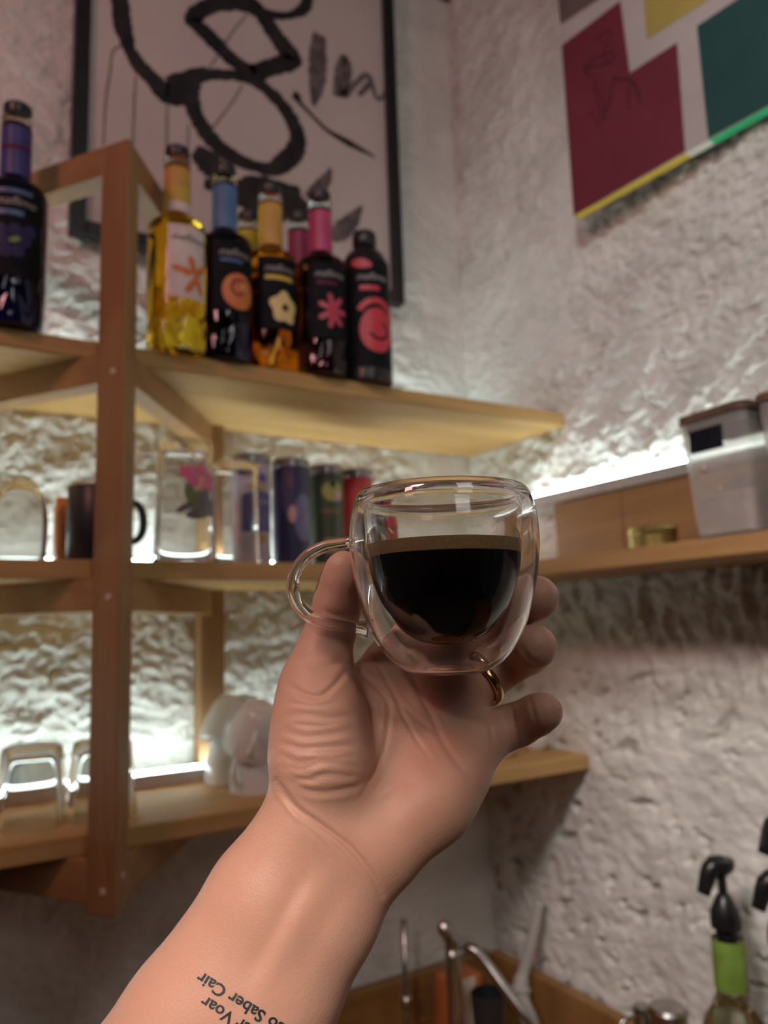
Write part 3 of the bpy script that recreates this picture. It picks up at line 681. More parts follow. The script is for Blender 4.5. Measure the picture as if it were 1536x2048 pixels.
WLID = noisy(mat('dark_wood_lid', (.09, .045, .03), .5), (.14, .07, .045), 40)
def rsq(r, n=.24, q=12):
    """rounded-square outline of half-width r"""
    c = r-r*n; out = []
    for k, (sx, sy) in enumerate(((1, 1), (-1, 1), (-1, -1), (1, -1))):
        for i in range(q+1):
            a = k*PI/2+i/q*PI/2; out.append((sx*c+r*n*math.cos(a), sy*c+r*n*math.sin(a)))
    return out
def loft(bm, rows, q=12):
    """rows of (half width, z): rounded-square skins, closed where the width is 0"""
    R_ = []
    for r, z in rows: R_.append([bm.verts.new((0, 0, z))] if r == 0 else [bm.verts.new((x, y, z)) for x, y in rsq(r, q=q)])
    for a, b in zip(R_, R_[1:]):
        n = max(len(a), len(b))
        for j in range(n):
            k = (j+1) % n
            if len(a) == 1 and len(b) == 1: break
            bm.faces.new([a[0], b[k], b[j]] if len(a) == 1 else [a[j], a[k], b[0]] if len(b) == 1 else [a[j], a[k], b[k], b[j]])
    bmesh.ops.recalc_face_normals(bm, faces=bm.faces); return bm
def canister(label, x, y, rz, marks):
    t = thing('storage_canister', label, 'canister', (x, y, ZM), 'canisters on the right-wall shelf', rz)
    r = .0435; H = .152
    fin('canister_body', loft(bmesh.new(), [(0, .0005), (r-.004, 0), (r-.001, .003), (r, .02), (r+.006, H), (r+.0045, H+.001), (r-.001, .022), (r-.003, .006), (0, .005)]), FROST, t, True, .6)
    fin('powder', loft(bmesh.new(), [(0, .0056), (r-.0048, .0065), (r-.0026, .022), (r-.0020, .052), (r-.012, .058), (0, .060)]), POWD, t, True, .6)
    fin('lid', loft(bmesh.new(), [(0, H-.012), (r+.002, H-.012), (r+.002, H+.0012), (r+.008, H+.0014), (r+.0085, H+.010), (r+.006, H+.0125), (0, H+.0125)]), WLID, t, True, .5)
    if marks:
        bm = bmesh.new(); box(bm, (-r-.0058, .008, .126), (.0012, .050, .030), bev=.0004); fin('chalk_label', bm, INKS['black'], t)
        for yy, zz, s in ((-.018, .093, .0035), (.016, .090, .005), (-.004, .06, .003), (.022, .075, .0025)):
            fin('scuff', lathe(bmesh.new(), [(0, 0), (s, 0), (s*.7, .0004), (0, .0005)], 12), POWD, t, True).matrix_basis = Matrix.Translation((-r-.0004-.006*zz/.152, yy, zz)) @ Matrix.Rotation(-PI/2, 4, 'Y')
canister('cloudy square canister with dark lid and black chalk label on the right-wall shelf', .905, .600, -.05, True)
canister('cloudy square canister cut off by the right edge of the picture', .905, .490, .02, False)

# ------------------------------------------------------------------ counter, tap and tools in the corner below
ct = thing('counter', 'dark oak counter running into the corner below the shelves', 'counter', (.5, 1.0, ZC))
local(bx('worktop', ((XR-.62)/2, (.25+YB)/2+.2, ZC-.02), (XR+.60, YB-.66, .04), W_D, ct), ct)
local(bx('worktop', ((XR+.56)/2, .10, ZC-.02), (XR-.58, 1.09, .04), W_D, ct), ct)
local(bx('upstand', ((XR-.64)/2-.002, YB-.020, ZC+.045), (XR+.58, .024, .088), W_D, ct), ct)
local(bx('upstand', (XR-.022, .55, ZC+.045), (.024, 1.55, .088), W_D, ct), ct)
def P3(u, v, y=None, x=None): return at(u, v, 1, y) if y is not None else at(u, v, 0, x)
t = thing('kitchen_tap', 'chrome kitchen tap with curved spout in the dark corner', 'tap', tuple(P3(905, 2040, 1.14)))
o_ = Vector(t.location)
def rel(p): return tuple(Vector(p)-o_)
fin('tap_column', tube(bmesh.new(), [rel(P3(915, 2110, 1.14)), rel(P3(911, 2000, 1.14)), rel(P3(905, 1915, 1.14)), rel(P3(903, 1895, 1.14))], [.0135, .0135, .0125, .011], 18), M_CHROME, t, True)
fin('tap_lever', tube(bmesh.new(), spline([rel(P3(904, 1893, 1.14)), rel(P3(900, 1875, 1.13)), rel(P3(889, 1858, 1.11)), rel(P3(885, 1855, 1.10))], 5), [.0115]*11+[.009]*4+[.006], 14), M_CHROME, t, True)
fin('tap_spout', tube(bmesh.new(), spline([rel(P3(915, 1930, 1.14)), rel(P3(926, 1905, 1.135)), rel(P3(945, 1898, 1.12)), rel(P3(975, 1930, 1.10)), rel(P3(1015, 1985, 1.07)), rel(P3(1060, 2045, 1.04)), rel(P3(1085, 2090, 1.03))], 7), .0085, 14), M_CHROME, t, True)
t = thing('filter_tap', 'thin steel rod tap standing left of the kitchen tap', 'tap', tuple(P3(812, 2048, 1.20))); o_ = Vector(t.location)
fin('rod', tube(bmesh.new(), [rel(P3(815, 2100, 1.20)), rel(P3(812, 1990, 1.20)), rel(P3(807, 1840, 1.20))], .0052, 12), M_CHROME, t, True)
fin('collar', tube(bmesh.new(), [rel(P3(813, 2016, 1.20)), rel(P3(812, 1990, 1.20))], .0085, 12), M_CHROME, t, True)
GREYP = noisy(mat('pale_grey_plastic', (.46, .45, .42), .5), (.52, .51, .48), 20)
t = thing('cleaning_brush', 'pale grey long-handled brush leaning in the corner', 'brush', tuple(P3(1040, 2000, x=.985))); o_ = Vector(t.location)
fin('brush_handle', tube(bmesh.new(), spline([rel(P3(1079, 1800, x=1.030)), rel(P3(1066, 1870, x=1.015)), rel(P3(1048, 1940, x=1.0)), rel(P3(1040, 1975, x=.99))], 5), [.010]*8+[.011]*4+[.014]*4, 14), GREYP, t, True)
fin('brush_head', tube(bmesh.new(), spline([rel(P3(1040, 1970, x=.99)), rel(P3(1042, 2000, x=.985)), rel(P3(1062, 2050, x=.975)), rel(P3(1080, 2110, x=.97))], 5), [.015, .019, .021, .019, .017]+[.016]*11, 14), GREYP, t, True)
p = P3(915, 1945, 1.24)
t = thing('carton', 'orange and white carton standing behind the kitchen tap', 'carton', (p[0], p[1], ZC)); hh = p[2]-ZC
bm = bmesh.new(); box(bm, (0, 0, hh/2), (.072, .05, hh), bev=.002); fin('carton_body', bm, pm('orange_carton', (.50, .16, .05)), t)
bm = bmesh.new(); box(bm, (.004, -.026, hh*.55), (.032, .0012, hh*.86), bev=.0003); fin('white_panel', bm, pm('white_carton', (.72, .66, .56)), t)
p = P3(975, 1985, 1.16)
t = thing('dark_bowl', 'small black bowl beside the tap spout', 'bowl', (p[0], p[1], ZC)); hh = p[2]-ZC
vessel('bowl_body', smoothprof([(0, .001), (.018, 0), (.022, .004), (.026, hh*.5), (.030, hh)], 4)+smoothprof([(.0285, hh+.001), (.024, hh*.5), (0, hh*.3)], 4), MUGM, t)
fin('foot_ring', lathe(bmesh.new(), [(.022, .0045), (.0235, .003), (.0235, 0), (.020, 0)], 32), MUGM, t, True)
def shaker(label, u, v, x, r):
    p = at(u, v, 0, x); h = p[2]-ZC
    t = thing('steel_canister', label, 'shaker', (p[0], p[1], ZC), 'steel shakers below the right wall')
    fin('shaker_body', lathe(bmesh.new(), [(0, 0), (r*.92, 0), (r*.95, .003), (r, h-.012), (r*1.0, h-.010), (0, h-.010)], 40), M_CHROME, t, True, .5)
    fin('lid', lathe(bmesh.new(), [(0, h-.0098), (r*1.03, h-.0098), (r*1.03, h-.004), (r*.9, h), (0, h+.001)], 40), M_CHROME, t, True, .5)
    return t, r, h
shaker('wider lidded steel shaker right of the narrow one', 1335, 2012, .93, .026)
t, r, h = shaker('narrow steel shaker with a thin side handle', 1284, 2010, .95, .0135)
fin('handle', tube(bmesh.new(), spline([(-.012, .006, h-.015), (-.030, .012, h-.020), (-.040, .016, h-.04), (-.036, .014, h-.08), (-.012, .006, h-.10)], 6), .003, 10), M_CHROME, t, True)
# syrup bottles with dosing pumps
NECK = dict(green=pm('green_neck_label', (.17, .29, .045)), orange=pm('orange_neck_label', (.62, .24, .04)), plain=pm('olive_neck_label', (.10, .14, .05)))
M_BOT = liquid('clear_syrup', (.78, .88, .70)); PUMP = noisy(mat('black_pump_plastic', (.010, .010, .011), .32), (.016, .016, .017), 30)
def pump_bottle(label, u, v, x, neck, ang):
    """u, v: top of the pump head; the head sits .345 above the counter-top bottle's foot"""
    p = at(u, v, 0, x); top = p[2]-ZC
    t = thing('pump_bottle', label, 'bottle', (p[0], p[1], ZC), 'pump bottles by the right wall', ang)
    s = top-.170                     # shoulder top
    k = s/.212
    body = [(0, .003), (.034, 0), (.038, .004), (BR, .012), (BR, .170*k), (.036, .186*k), (.026, .198*k), (.0195, s)]
    fin('bottle_body', lathe(bmesh.new(), body+[(.0185, s+.066), (0, s+.066)], 56), M_BOT, t, True, .6)
    fin('neck_label', lathe(bmesh.new(), [(.0200, s+.006), (.0208, s+.007), (.0208, s+.066), (.0200, s+.068)], 40), NECK[neck], t, True, .5)
    if neck == 'green':
        for i in range(4): stick_marks(8, .0085, .017, s+.050-i*.0085, .0208, 0, .0004, INKS['leaf'], t, 11+i)
    fin('collar', lathe(bmesh.new(), [(0, s+.0663), (.0125, s+.0665), (.0125, s+.080), (.0195, s+.082), (.0200, s+.092), (.0180, s+.104), (.0135, s+.114), (.0095, s+.122), (.0065, s+.125), (0, s+.125)], 36), PUMP, t, True, .6)
    for q in range(3):
        bm = bmesh.new(); bmesh.ops.create_cone(bm, segments=28, radius1=.0142, radius2=.0142, depth=.0024, cap_ends=True); bmesh.ops.transform(bm, matrix=Matrix.Translation((0, 0, s+.0695+q*.0045)), verts=bm.verts)
        fin('thread', bm, PUMP, t, True, .5)
    fin('stem', lathe(bmesh.new(), [(0, s+.124), (.0060, s+.124), (.0056, s+.158), (0, s+.158)], 20), PUMP, t, True, .6)
    # head: rounded block with a down-turned spout
    fin('pump_head', lathe(bmesh.new(), [(0, s+.148), (.0085, s+.149), (.0165, s+.156), (.0185, s+.164), (.0170, s+.169), (0, s+.171)], 28), PUMP, t, True, .7)
    fin('spout', tube(bmesh.new(), [(-.002, 0, s+.162), (.010, 0, s+.161), (.016, 0, s+.156), (.020, 0, s+.148), (.0255, 0, s+.134), (.0285, 0, s+.126)], [.0125, .0125, .0120, .0108, .0092, .0085], 18), PUMP, t, True)
    return t
pump_bottle('syrup bottle with black pump and bright green neck label', 1440, 1716, .955, 'green', PI*.87)
pump_bottle('syrup bottle with black pump and orange neck label at the right edge', 1556, 1744, .955, 'orange', PI*.80)
pump_bottle('tall pump bottle at the right edge, only its spout tip shows', 1574, 1628, .88, 'plain', PI*.80)
# ------------------------------------------------------------------ double-walled glass cup and its coffee
CZ = .300
RIMC = c2w(camp(883, 983, CZ)); CUPO = RIMC-np.array([0, 0, .0690])
cupt = thing('glass_cup', 'small double walled clear glass cup with a looped handle held in the hand', 'cup', tuple(CUPO))
mm_ = lambda pts: [(a*.001, b*.001) for a, b in pts]
outer = [(0, 1.6), (6, 1.0), (10.5, .0), (14, .5), (17.5, 2.0), (21.5, 5.0), (25.5, 9.6), (29.4, 17.0), (32.6, 26.5), (34.8, 36), (36.0, 46), (36.2, 52), (35.7, 58.5), (34.7, 63.5), (33.4, 67.0), (32.0, 68.9), (30.6, 68.8), (29.6, 67.0)]
inner = [(29.6, 67.0), (29.35, 63), (29.0, 56), (28.4, 49), (27.2, 39.5), (24.4, 29.6), (20.2, 22), (14.2, 15.8), (7.4, 12.7), (0, 12.0)]
cav_o = [(0, 2.9), (6, 2.4), (10.5, 1.5), (14, 1.9), (17, 3.3), (20.7, 6.1), (24.5, 10.5), (28.2, 17.6), (31.4, 26.9), (33.6, 36.2), (34.75, 46), (34.95, 52), (34.45, 58.2), (33.5, 62.6), (32.4, 65.2), (31.6, 65.9)]
cav_i = [(31.6, 65.9), (30.9, 65.0), (30.5, 62), (30.2, 56), (29.6, 48.8), (28.4, 39.0), (25.5, 28.8), (21.1, 21.0), (14.9, 14.6), (7.8, 11.4), (0, 10.7)]
bm = bmesh.new()
lathe(bm, smoothprof(mm_(outer), 5)[:-1]+smoothprof(mm_(inner), 6), 128)
lathe(bm, smoothprof(mm_(cav_o), 5)[:-1]+smoothprof(mm_(cav_i), 6), 128, flip=True)
M_CUP = glass('cup_glass', (1, 1, 1), 0, 1.47)
fin('cup_body', bm, M_CUP, cupt, True)
hp = [(716, 1083), (700, 1085), (672, 1089), (645, 1095), (616, 1111), (594, 1138), (586, 1172), (593, 1205), (616, 1231), (650, 1244), (690, 1252), (722, 1256), (738, 1258)]
hp = spline([c2w(camp(u, v, CZ-.001))-CUPO for u, v in hp], 7)
n = len(hp); hr = [.00245+.0010*max(0, 1-i/9)+.0010*max(0, 1-(n-1-i)/9) for i in range(n)]
fin('handle', tube(bmesh.new(), hp, hr, 24), M_CUP, cupt, True)
fin('coffee_stain', lathe(bmesh.new(), mm_([(0, -.9), (5, -.7), (8, -.2), (9, .35), (6, .9), (0, 1.3)]), 40), liquid('coffee_film', (.75, .40, .10), 1.33), cupt, True)
ci = np.array(smoothprof(mm_(inner), 6))[::-1]        # bottom to top
M_COF = mat('black_coffee', (.010, .0055, .004), .06, 0, IOR=1.34)
M_CREMA = noisy(mat('crema', (.76, .49, .20), .5), (.84, .60, .30), 700, .35, .7)
cof = thing('coffee', 'black coffee with tan crema filling the lower half of the glass cup', 'coffee', tuple(CUPO))
zl_, zc_ = .0440, .0488
lo = [(r+.00008 if r > 0 else 0, z-.00006) for r, z in ci if z < zl_]; rl = np.interp(zl_, ci[:, 1], ci[:, 0])+.00008
fin('coffee_body', lathe(bmesh.new(), lo+[(rl, zl_), (rl-.004, zl_+.0002), (0, zl_+.0002)], 96), M_COF, cof, True, .6)
mid = [(np.interp(z, ci[:, 1], ci[:, 0])+.00008, z) for z in np.linspace(zl_+.00005, zc_, 6)]
fin('crema', lathe(bmesh.new(), [(0, zl_+.0003), (mid[0][0]-.003, zl_+.0003)]+mid+[(mid[-1][0]-.0016, zc_-.0005), (0, zc_-.0006)], 96), M_CREMA, cof, True, .6)

# ------------------------------------------------------------------ hand and forearm: one implicit body, meshed once
HS = .0010
def K(u, v, z, r): return (camp(u, v, z), r)
lo_ = np.array([-.190, -.345, .225]); hi_ = np.array([.085, .005, .395])
NX, NY, NZ = [int(q) for q in np.ceil((hi_-lo_)/HS)]
BIG = 1.0
class Field:
    def __init__(s): s.d = np.full((NX, NY, NZ), BIG, np.float32)
def cone(F, a, b, k=0.0, flat=None):
    """rounded cone a->b, blended into F with radius k"""
    (pa, ra), (pb, rb) = a, b; m = max(ra, rb)+max(k, .004)+.004
    i0 = np.maximum(np.floor((np.minimum(pa, pb)-m-lo_)/HS).astype(int), 0); i1 = np.minimum(np.ceil((np.maximum(pa, pb)+m-lo_)/HS).astype(int), [NX, NY, NZ])
    if (i1 <= i0).any(): return
    ax = [lo_[q]+HS*np.arange(i0[q], i1[q]) for q in range(3)]
    ba = pb-pa; L = float(ba@ba)
    X, Y, Z = ax[0][:, None, None]-pa[0], ax[1][None, :, None]-pa[1], ax[2][None, None, :]-pa[2]
    t = np.clip((X*ba[0]+Y*ba[1]+Z*ba[2])/L, 0, 1)
    d = np.sqrt((X-t*ba[0])**2+(Y-t*ba[1])**2+(Z-t*ba[2])**2)-(ra+(rb-ra)*t)
    sl = tuple(slice(i0[q], i1[q]) for q in range(3)); o = F.d[sl]
    if k > 0:
        h = np.maximum(k-np.abs(o-d), 0)/k; F.d[sl] = np.minimum(o, d)-h*h*h*k/6
    else: F.d[sl] = np.minimum(o, d)
def chain(F, nodes, k):
    for a, b in zip(nodes, nodes[1:]): cone(F, a, b, k)
palm = Field()
# forearm: radius side, ulna side and the soft middle
chain(palm, [K(603, 1650, .300, .0165), K(520, 1790, .297, .0190), K(372, 2036, .290, .0232), K(130, 2390, .282, .029), K(-140, 2800, .270, .034)], .010)
chain(palm, [K(730, 1712, .303, .0150), K(655, 1830, .299, .0172), K(560, 1985, .293, .0205), K(390, 2330, .285, .026), K(140, 2760, .272, .031)], .020)
chain(palm, [K(668, 1680, .303, .0165), K(590, 1810, .299, .0175), K(466, 2010, .293, .0215), K(270, 2350, .284, .028)], .020)
# palm
chain(palm, [K(665, 1665, .307, .0150), K(720, 1500, .322, .0125), K(786, 1330, .336, .0120)], .016)
chain(palm, [K(695, 1680, .308, .0150), K(780, 1510, .324, .0125), K(858, 1350, .338, .0120)], .016)
chain(palm, [K(725, 1690, .308, .0150), K(825, 1550, .322, .0125), K(905, 1408, .334, .0120)], .016)
chain(palm, [K(755, 1690, .307, .0150), K(862, 1580, .318, .0135), K(945, 1490, .325, .0115)], .016)
chain(palm, [K(786, 1668, .304, .0140), K(860, 1600, .309, .0150), K(915, 1545, .316, .0125)], .014)     # hypothenar
chain(palm, [K(640, 1600, .305, .0165), K(640, 1510, .303, .0182), K(637, 1430, .306, .0160), K(633, 1365, .312, .0135)], .013)   # thenar
chain(palm, [K(668, 1392, .318, .0085), K(735, 1365, .331, .0080)], .014)                                 # web
fingers = [
    # thumb, index, middle, ring, little
    [K(634, 1375, .312, .0130), K(650, 1295, .318, .0108), K(664, 1252, .320, .0102), K(676, 1205, .3195, .0098), K(685, 1160, .3185, .0088), K(688, 1139, .318, .0077)],
    [K(786, 1330, .336, .0115), K(845, 1248, .354, .0098), K(862, 1232, .355, .0098), K(935, 1178, .355, .0090), K(985, 1150, .350, .0078)],
    [K(858, 1350, .338, .0112), K(955, 1252, .352, .0100), K(980, 1238, .352, .0099), K(1040, 1208, .342, .0099), K(1073, 1196, .330, .0096)],
    [K(905, 1408, .334, .0106), K(988, 1344, .345, .0098), K(1018, 1324, .344, .0096), K(1055, 1303, .336, .0096), K(1069, 1293, .325, .0094)],
    [K(945, 1490, .325, .0105), K(1015, 1455, .332, .0091), K(1040, 1447, .331, .0089), K(1072, 1430, .325, .0084), K(1086, 1423, .320, .0081)],
]
body = palm.d.copy()
for i, nodes in enumerate(fingers):
    F = Field(); chain(F, nodes, .0035)
    k = .007 if i else .010
    h = np.maximum(k-np.abs(palm.d-F.d), 0)/k
    body = np.minimum(body, np.minimum(palm.d, F.d)-h*h*h*k/6)
def surface_nets(d, o, h):
    s = d < 0; nx, ny, nz = d.shape
    c = [(a, b, e) for a in (0, 1) for b in (0, 1) for e in (0, 1)]
    cnt = np.zeros((nx-1, ny-1, nz-1), np.int8)
    for a, b, e in c: cnt += s[a:nx-1+a, b:ny-1+b, e:nz-1+e]
    I, J, Kk = np.nonzero((cnt > 0) & (cnt < 8))
    val = {q: d[I+q[0], J+q[1], Kk+q[2]].astype(np.float64) for q in c}
    acc = np.zeros((len(I), 3)); num = np.zeros(len(I))
    for q in c:
        for ax in range(3):
            if q[ax]: continue
            p = list(q); p[ax] = 1; p = tuple(p); a, b = val[q], val[p]; m = (a < 0) != (b < 0)
            t = np.where(m, a/np.where(m, a-b, 1), 0)
            v = np.tile(np.array(q, float), (len(I), 1)); v[:, ax] += t
            acc[m] += v[m]; num[m] += 1
    V = (np.stack([I, J, Kk], 1)+acc/num[:, None])*h+o
    idx = np.full((nx-1, ny-1, nz-1), -1, np.int32); idx[I, J, Kk] = np.arange(len(I))
    quads = []
    for ax in range(3):
        sl0 = [slice(1, -1)]*3; sl1 = [slice(1, -1)]*3; sl0[ax] = slice(0, -1); sl1[ax] = slice(1, None)
        a, b = s[tuple(sl0)], s[tuple(sl1)]; off = [1, 1, 1]; off[ax] = 0
        P = np.nonzero(a != b); inside = a[P]; G = [P[q]+off[q] for q in range(3)]
        u, w = [(1, 2), (2, 0), (0, 1)][ax]
        def cell(du, dw): g = list(G); g[u] = g[u]-du; g[w] = g[w]-dw; return idx[g[0], g[1], g[2]]
        Q = np.stack([cell(1, 1), cell(0, 1), cell(0, 0), cell(1, 0)], 1); Q[~inside] = Q[~inside][:, ::-1]
        quads.append(Q[(Q >= 0).all(1)])
    return V, np.concatenate(quads)
HV, HQ = surface_nets(body, lo_, HS); del body, palm
def np_mesh(name, V, Q):
    me = bpy.data.meshes.new(name); me.vertices.add(len(V)); me.vertices.foreach_set('co', np.ascontiguousarray(V, np.float32).ravel())
    me.loops.add(Q.size); me.loops.foreach_set('vertex_index', np.ascontiguousarray(Q, np.int32).ravel())
    me.polygons.add(len(Q)); me.polygons.foreach_set('loop_start', np.arange(0, Q.size, 4, dtype=np.int32)); me.update(calc_edges=True); return me
me = np_mesh('hand_base', HV, HQ)
tmp = bpy.data.objects.new('hand_base', me); COL.objects.link(tmp)
sm = tmp.modifiers.new('smooth', 'SMOOTH'); sm.factor = .5; sm.iterations = 4
ss = tmp.modifiers.new('subdivide', 'SUBSURF'); ss.levels = 1; ss.render_levels = 1
me2 = bpy.data.meshes.new_from_object(tmp.evaluated_get(bpy.context.evaluated_depsgraph_get())); bpy.data.objects.remove(tmp)
N = len(me2.vertices); V = np.empty(N*3, np.float32); me2.vertices.foreach_get('co', V); V = V.reshape(-1, 3).astype(np.float64)
NR = np.empty(N*3, np.float32); me2.vertex_normals.foreach_get('vector', NR); NR = NR.reshape(-1, 3)
U_ = 768+FPX*V[:, 0]/V[:, 2]; V_ = 1024-FPX*V[:, 1]/V[:, 2]
view = -V/np.linalg.norm(V, axis=1)[:, None]; facing = sstep(.0, .35, (NR*view).sum(1))
def dist_poly(pts):
    P = np.array(spline([(a, b, 0) for a, b in pts], 6))[:, :2]; best = np.full(N, 1e9); tt = np.zeros(N)
    x0, y0 = P.min(0)-60; x1, y1 = P.max(0)+60
    m = (U_ > x0) & (U_ < x1) & (V_ > y0) & (V_ < y1); u, v = U_[m], V_[m]; bb = best[m]; tm = tt[m]
    for i in range(len(P)-1):
        a, b = P[i], P[i+1]; ba = b-a; t = np.clip(((u-a[0])*ba[0]+(v-a[1])*ba[1])/(ba@ba+1e-9), 0, 1)
        d = np.hypot(u-a[0]-t*ba[0], v-a[1]-t*ba[1]); k = d < bb; bb = np.where(k, d, bb); tm = np.where(k, (i+t)/(len(P)-1), tm)
    best[m] = bb; tt[m] = tm; return best, tt
disp = np.zeros(N)
def groove(pts, depth, wpx, taper=True, rim=.25):
    global disp
    d, t = dist_poly(pts); e = np.sin(np.clip(t, .02, .98)*PI)**.5 if taper else 1
    disp += (-depth*np.exp(-(d/wpx)**2)+rim*depth*np.exp(-((d-2.2*wpx)/wpx)**2))*e
def ridge(pts, height, wpx):
    global disp
    d, t = dist_poly(pts); disp += height*np.exp(-(d/wpx)**2)*np.sin(np.clip(t, .01, .99)*PI)**.6
# palm lines
groove([(694, 1328), (730, 1352), (775, 1404), (776, 1450), (766, 1508), (744, 1556), (722, 1590)], .0005, 5)
groove([(742, 1300), (769, 1354), (790, 1392), (809, 1435), (832, 1477), (862, 1520)], .0005, 4.5)
groove([(812, 1330), (831, 1366), (848, 1404), (863, 1432), (891, 1493), (944, 1560)], .0006, 5.5)
groove([(790, 1392), (815, 1420), (850, 1450), (880, 1470)], .0004, 4)
groove([(700, 1345), (730, 1390), (750, 1420)], .0006, 5); groove([(712, 1338), (745, 1368), (772, 1392)], .0005, 5)
groove([(724, 1400), (738, 1440), (760, 1500), (764, 1540)], .0005, 12, rim=.1)
# thumb-base folds
groove([(580, 1372), (610, 1388), (640, 1392), (668, 1372), (690, 1345)], .0008, 6)
for k_, pts in enumerate(([(572, 1432), (610, 1428), (660, 1436), (704, 1430)], [(570, 1462), (606, 1474), (650, 1470), (700, 1460)], [(566, 1486), (604, 1496), (652, 1496), (706, 1490)], [(566, 1512), (600, 1526), (640, 1514), (700, 1516)],
                          [(570, 1532), (606, 1540), (644, 1526), (712, 1536)], [(582, 1560), (620, 1556), (664, 1548), (724, 1556)], [(590, 1568), (620, 1582), (660, 1584), (715, 1572), (740, 1556)])):
    groove(pts, .00045 if k_ > 1 else .0003, 6.5, rim=.5)
for pts in ([(575, 1404), (620, 1412), (670, 1406)], [(590, 1448), (640, 1452), (690, 1446)], [(585, 1504), (640, 1506), (690, 1503)], [(576, 1548), (610, 1560), (640, 1566)]): groove(pts, .0002, 4, rim=.4)
# wrist creases
groove([(553, 1562), (592, 1615), (644, 1652), (702, 1697), (741, 1747), (764, 1790)], .0011, 6)
groove([(560, 1585), (600, 1632), (650, 1672), (690, 1712)], .0004, 4); groove([(600, 1640), (640, 1680), (660, 1720)], .0003, 5)
groove([(745, 1600), (790, 1580), (830, 1575)], .0004, 6)
# finger creases
for pts in ([(978, 1434), (984, 1470), (992, 1512)], [(1022, 1414), (1030, 1450), (1040, 1496)], [(1058, 1392), (1066, 1425), (1076, 1462)], [(1004, 1306), (1030, 1340), (1046, 1366)], [(1038, 1288), (1058, 1318), (1080, 1330)],
            [(1040, 1182), (1052, 1215), (1068, 1240)]): groove(pts, .0004, 5)
groove([(648, 1222), (676, 1232), (712, 1226)], .0005, 6); groove([(600, 1322), (640, 1336), (684, 1322)], .0005, 7)
# wrist tendons
ridge([(655, 1735), (615, 1800), (575, 1870), (540, 1945), (505, 2030)], .0006, 26)
groove([(618, 1745), (578, 1810), (545, 1875), (500, 1950)], .0007, 20, rim=.1)
groove([(700, 1760), (650, 1850), (600, 1950)], .0004, 22, rim=.1)
V += NR*(disp*facing)[:, None]
hand_cam = V.copy()
me2.vertices.foreach_set('co', c2w(V).astype(np.float32).ravel()); me2.flip_normals(); me2.update()     # the camera frame is left-handed
me2.name = 'person'
M_SKIN = mat('skin', (.60, .315, .215), .42)
_b = M_SKIN.node_tree.nodes['Principled BSDF']
_b.inputs['Subsurface Weight'].default_value = .22; _b.inputs['Subsurface Radius'].default_value = (1, .35, .2); _b.inputs['Subsurface Scale'].default_value = .004
_b.inputs['Specular IOR Level'].default_value = .35
noisy(M_SKIN, (.66, .37, .27), 26, .3, .7, .18, 1100, dist=.0012)
for k_ in list(me2.materials): pass
me2.materials.clear()
hand = link('person', me2, M_SKIN, None, True)
tag(hand, 'bare forearm and hand of a person holding up the glass cup, palm forward', 'person')
# geometry checks below use the finished skin
bvh = BVHTree.FromPolygons([tuple(v) for v in c2w(V)], [tuple(p.vertices) for p in me2.polygons])
def on_skin(u, v, lift):
    d = Vector(ray(u, v)).normalized(); h, n_, _, _ = bvh.ray_cast(Vector((0, 0, 0)), d)
    return (h+n_*lift) if h else None
# tattoo: two lines of ink following the skin, upside down to the viewer
M_TAT = noisy(mat('tattoo_ink', (.018, .022, .026), .5), (.035, .042, .045), 200)
def tattoo(s, size, p_end, p_dir):
    """p_end: pixel of the line's last letter, p_dir: reading direction in the picture"""
    v, f = text2d(s, size, 0, .022); xs = [a for a, _, _ in v]; xm = max(xs)
    bmx = bmesh.new(); vs = [bmx.verts.new((a-xm, b, 0)) for a, b, _ in v]
    for g in f:
        try: bmx.faces.new([vs[i] for i in g])
        except ValueError: pass
    bmesh.ops.subdivide_edges(bmx, edges=[e for e in bmx.edges if e.calc_length() > 6], cuts=2, use_grid_fill=True)
    bmesh.ops.triangulate(bmx, faces=bmx.faces)
    dx, dy = p_dir; upx, upy = dy, -dx
    dead = []
    for q in bmx.verts:
        a, b = q.co.x, q.co.y; u = p_end[0]+a*dx+b*upx; v2 = p_end[1]+a*dy+b*upy
        h = on_skin(u, v2, .00022)
        if h is None: dead.append(q)
        else: q.co = h
    bmesh.ops.delete(bmx, geom=dead, context='VERTS')
    fin('tattoo', bmx, M_TAT, hand)
dr = np.array([-.845, -.535]); dr = tuple(dr/np.linalg.norm(dr))
tattoo('Preciso Saber Cair', 36, (402, 1942), dr)
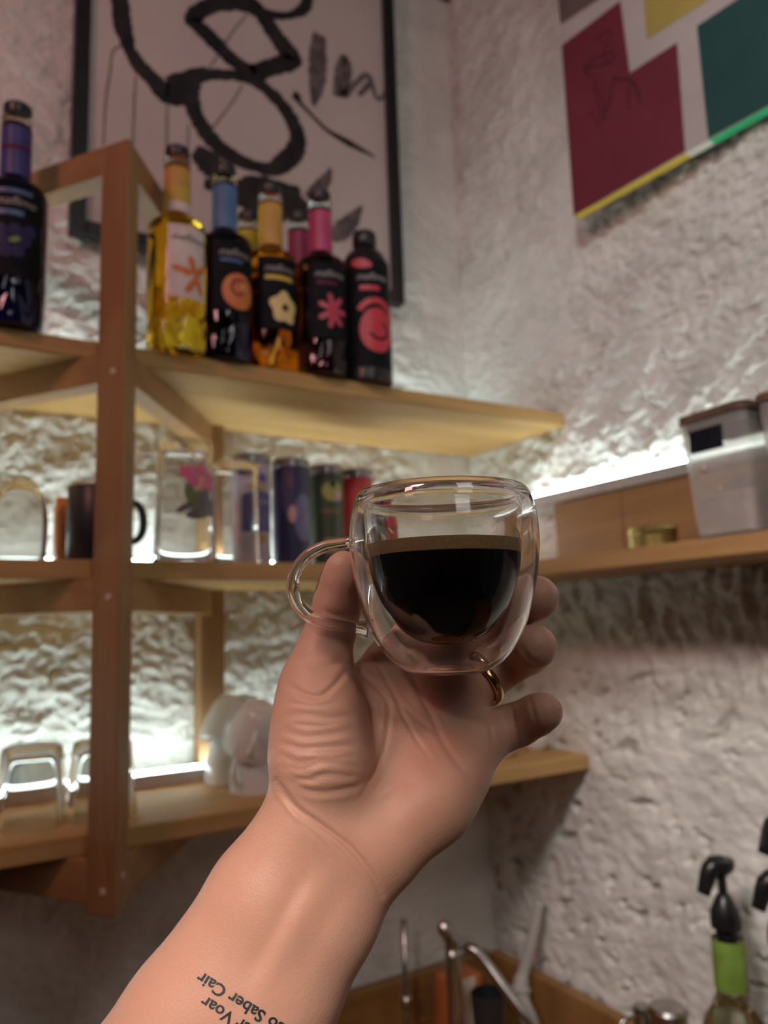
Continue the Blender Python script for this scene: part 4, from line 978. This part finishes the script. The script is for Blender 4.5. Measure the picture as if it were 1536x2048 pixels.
tattoo('Poder Voar', 36, (410, 1990), dr)
# thumb nail: a thin curved shell on the outer side of the thumb tip
bmx = bmesh.new(); c0 = np.array([K(681, 1158, .3185, 0)[0], K(690, 1205, .320, 0)[0]])
axd = c0[0]-camp(678, 1200, .3192); axd /= np.linalg.norm(axd)
side = np.array([-1, 0, .55]); side -= axd*(side@axd); side /= np.linalg.norm(side); crs = np.cross(axd, side)
grid = []
for i in range(13):
    row = []
    for j in range(9):
        s, q = (i/12-.5)*2, (j/8-.5)*2; wdt = .0060*math.sqrt(max(0, 1-max(0, abs(s)-.4)**2/.40))
        p = camp(684, 1163, .3184)+axd*(s*.0066)+crs*(q*wdt)
        o = c2w(p); dvec = c2w(side); h, n_, _, _ = bvh.ray_cast(Vector(o+dvec*.03), Vector(-dvec))
        row.append(bmx.verts.new((h+n_*.00035) if h else Vector(o)))
    grid.append(row)
for i in range(12):
    for j in range(8): bmx.faces.new((grid[i][j], grid[i+1][j], grid[i+1][j+1], grid[i][j+1]))
bmesh.ops.solidify(bmx, geom=bmx.faces[:], thickness=.0003); bmesh.ops.recalc_face_normals(bmx, faces=bmx.faces)
M_NAIL = noisy(mat('nail', (.62, .36, .29), .22), (.66, .42, .35), 120)
nail = fin('thumb_nail', bmx, M_NAIL, hand, True)
# gold ring on the ring finger
ra, rb = fingers[3][0][0], fingers[3][1][0]; fd = (rb-ra)/np.linalg.norm(rb-ra); rc = ra+(rb-ra)*.70
rcw = c2w(rc); fdw = Vector(c2w(fd)); q = fdw.to_track_quat('Z', 'Y').to_matrix().to_4x4()
R0 = .0106
bm = lathe(bmesh.new(), [(R0, -.0019), (R0+.0007, -.0021), (R0+.0013, -.0012), (R0+.0015, 0), (R0+.0013, .0012), (R0+.0007, .0021), (R0, .0019), (R0-.0001, 0), (R0, -.0019)], 64)
rg = fin('finger_ring', bm, mat('gold', (.72, .50, .25), .16, 1), None, True)
rg.matrix_world = Matrix.Translation(rcw) @ q
tag(rg, 'plain shiny gold ring on the ring finger', 'ring')
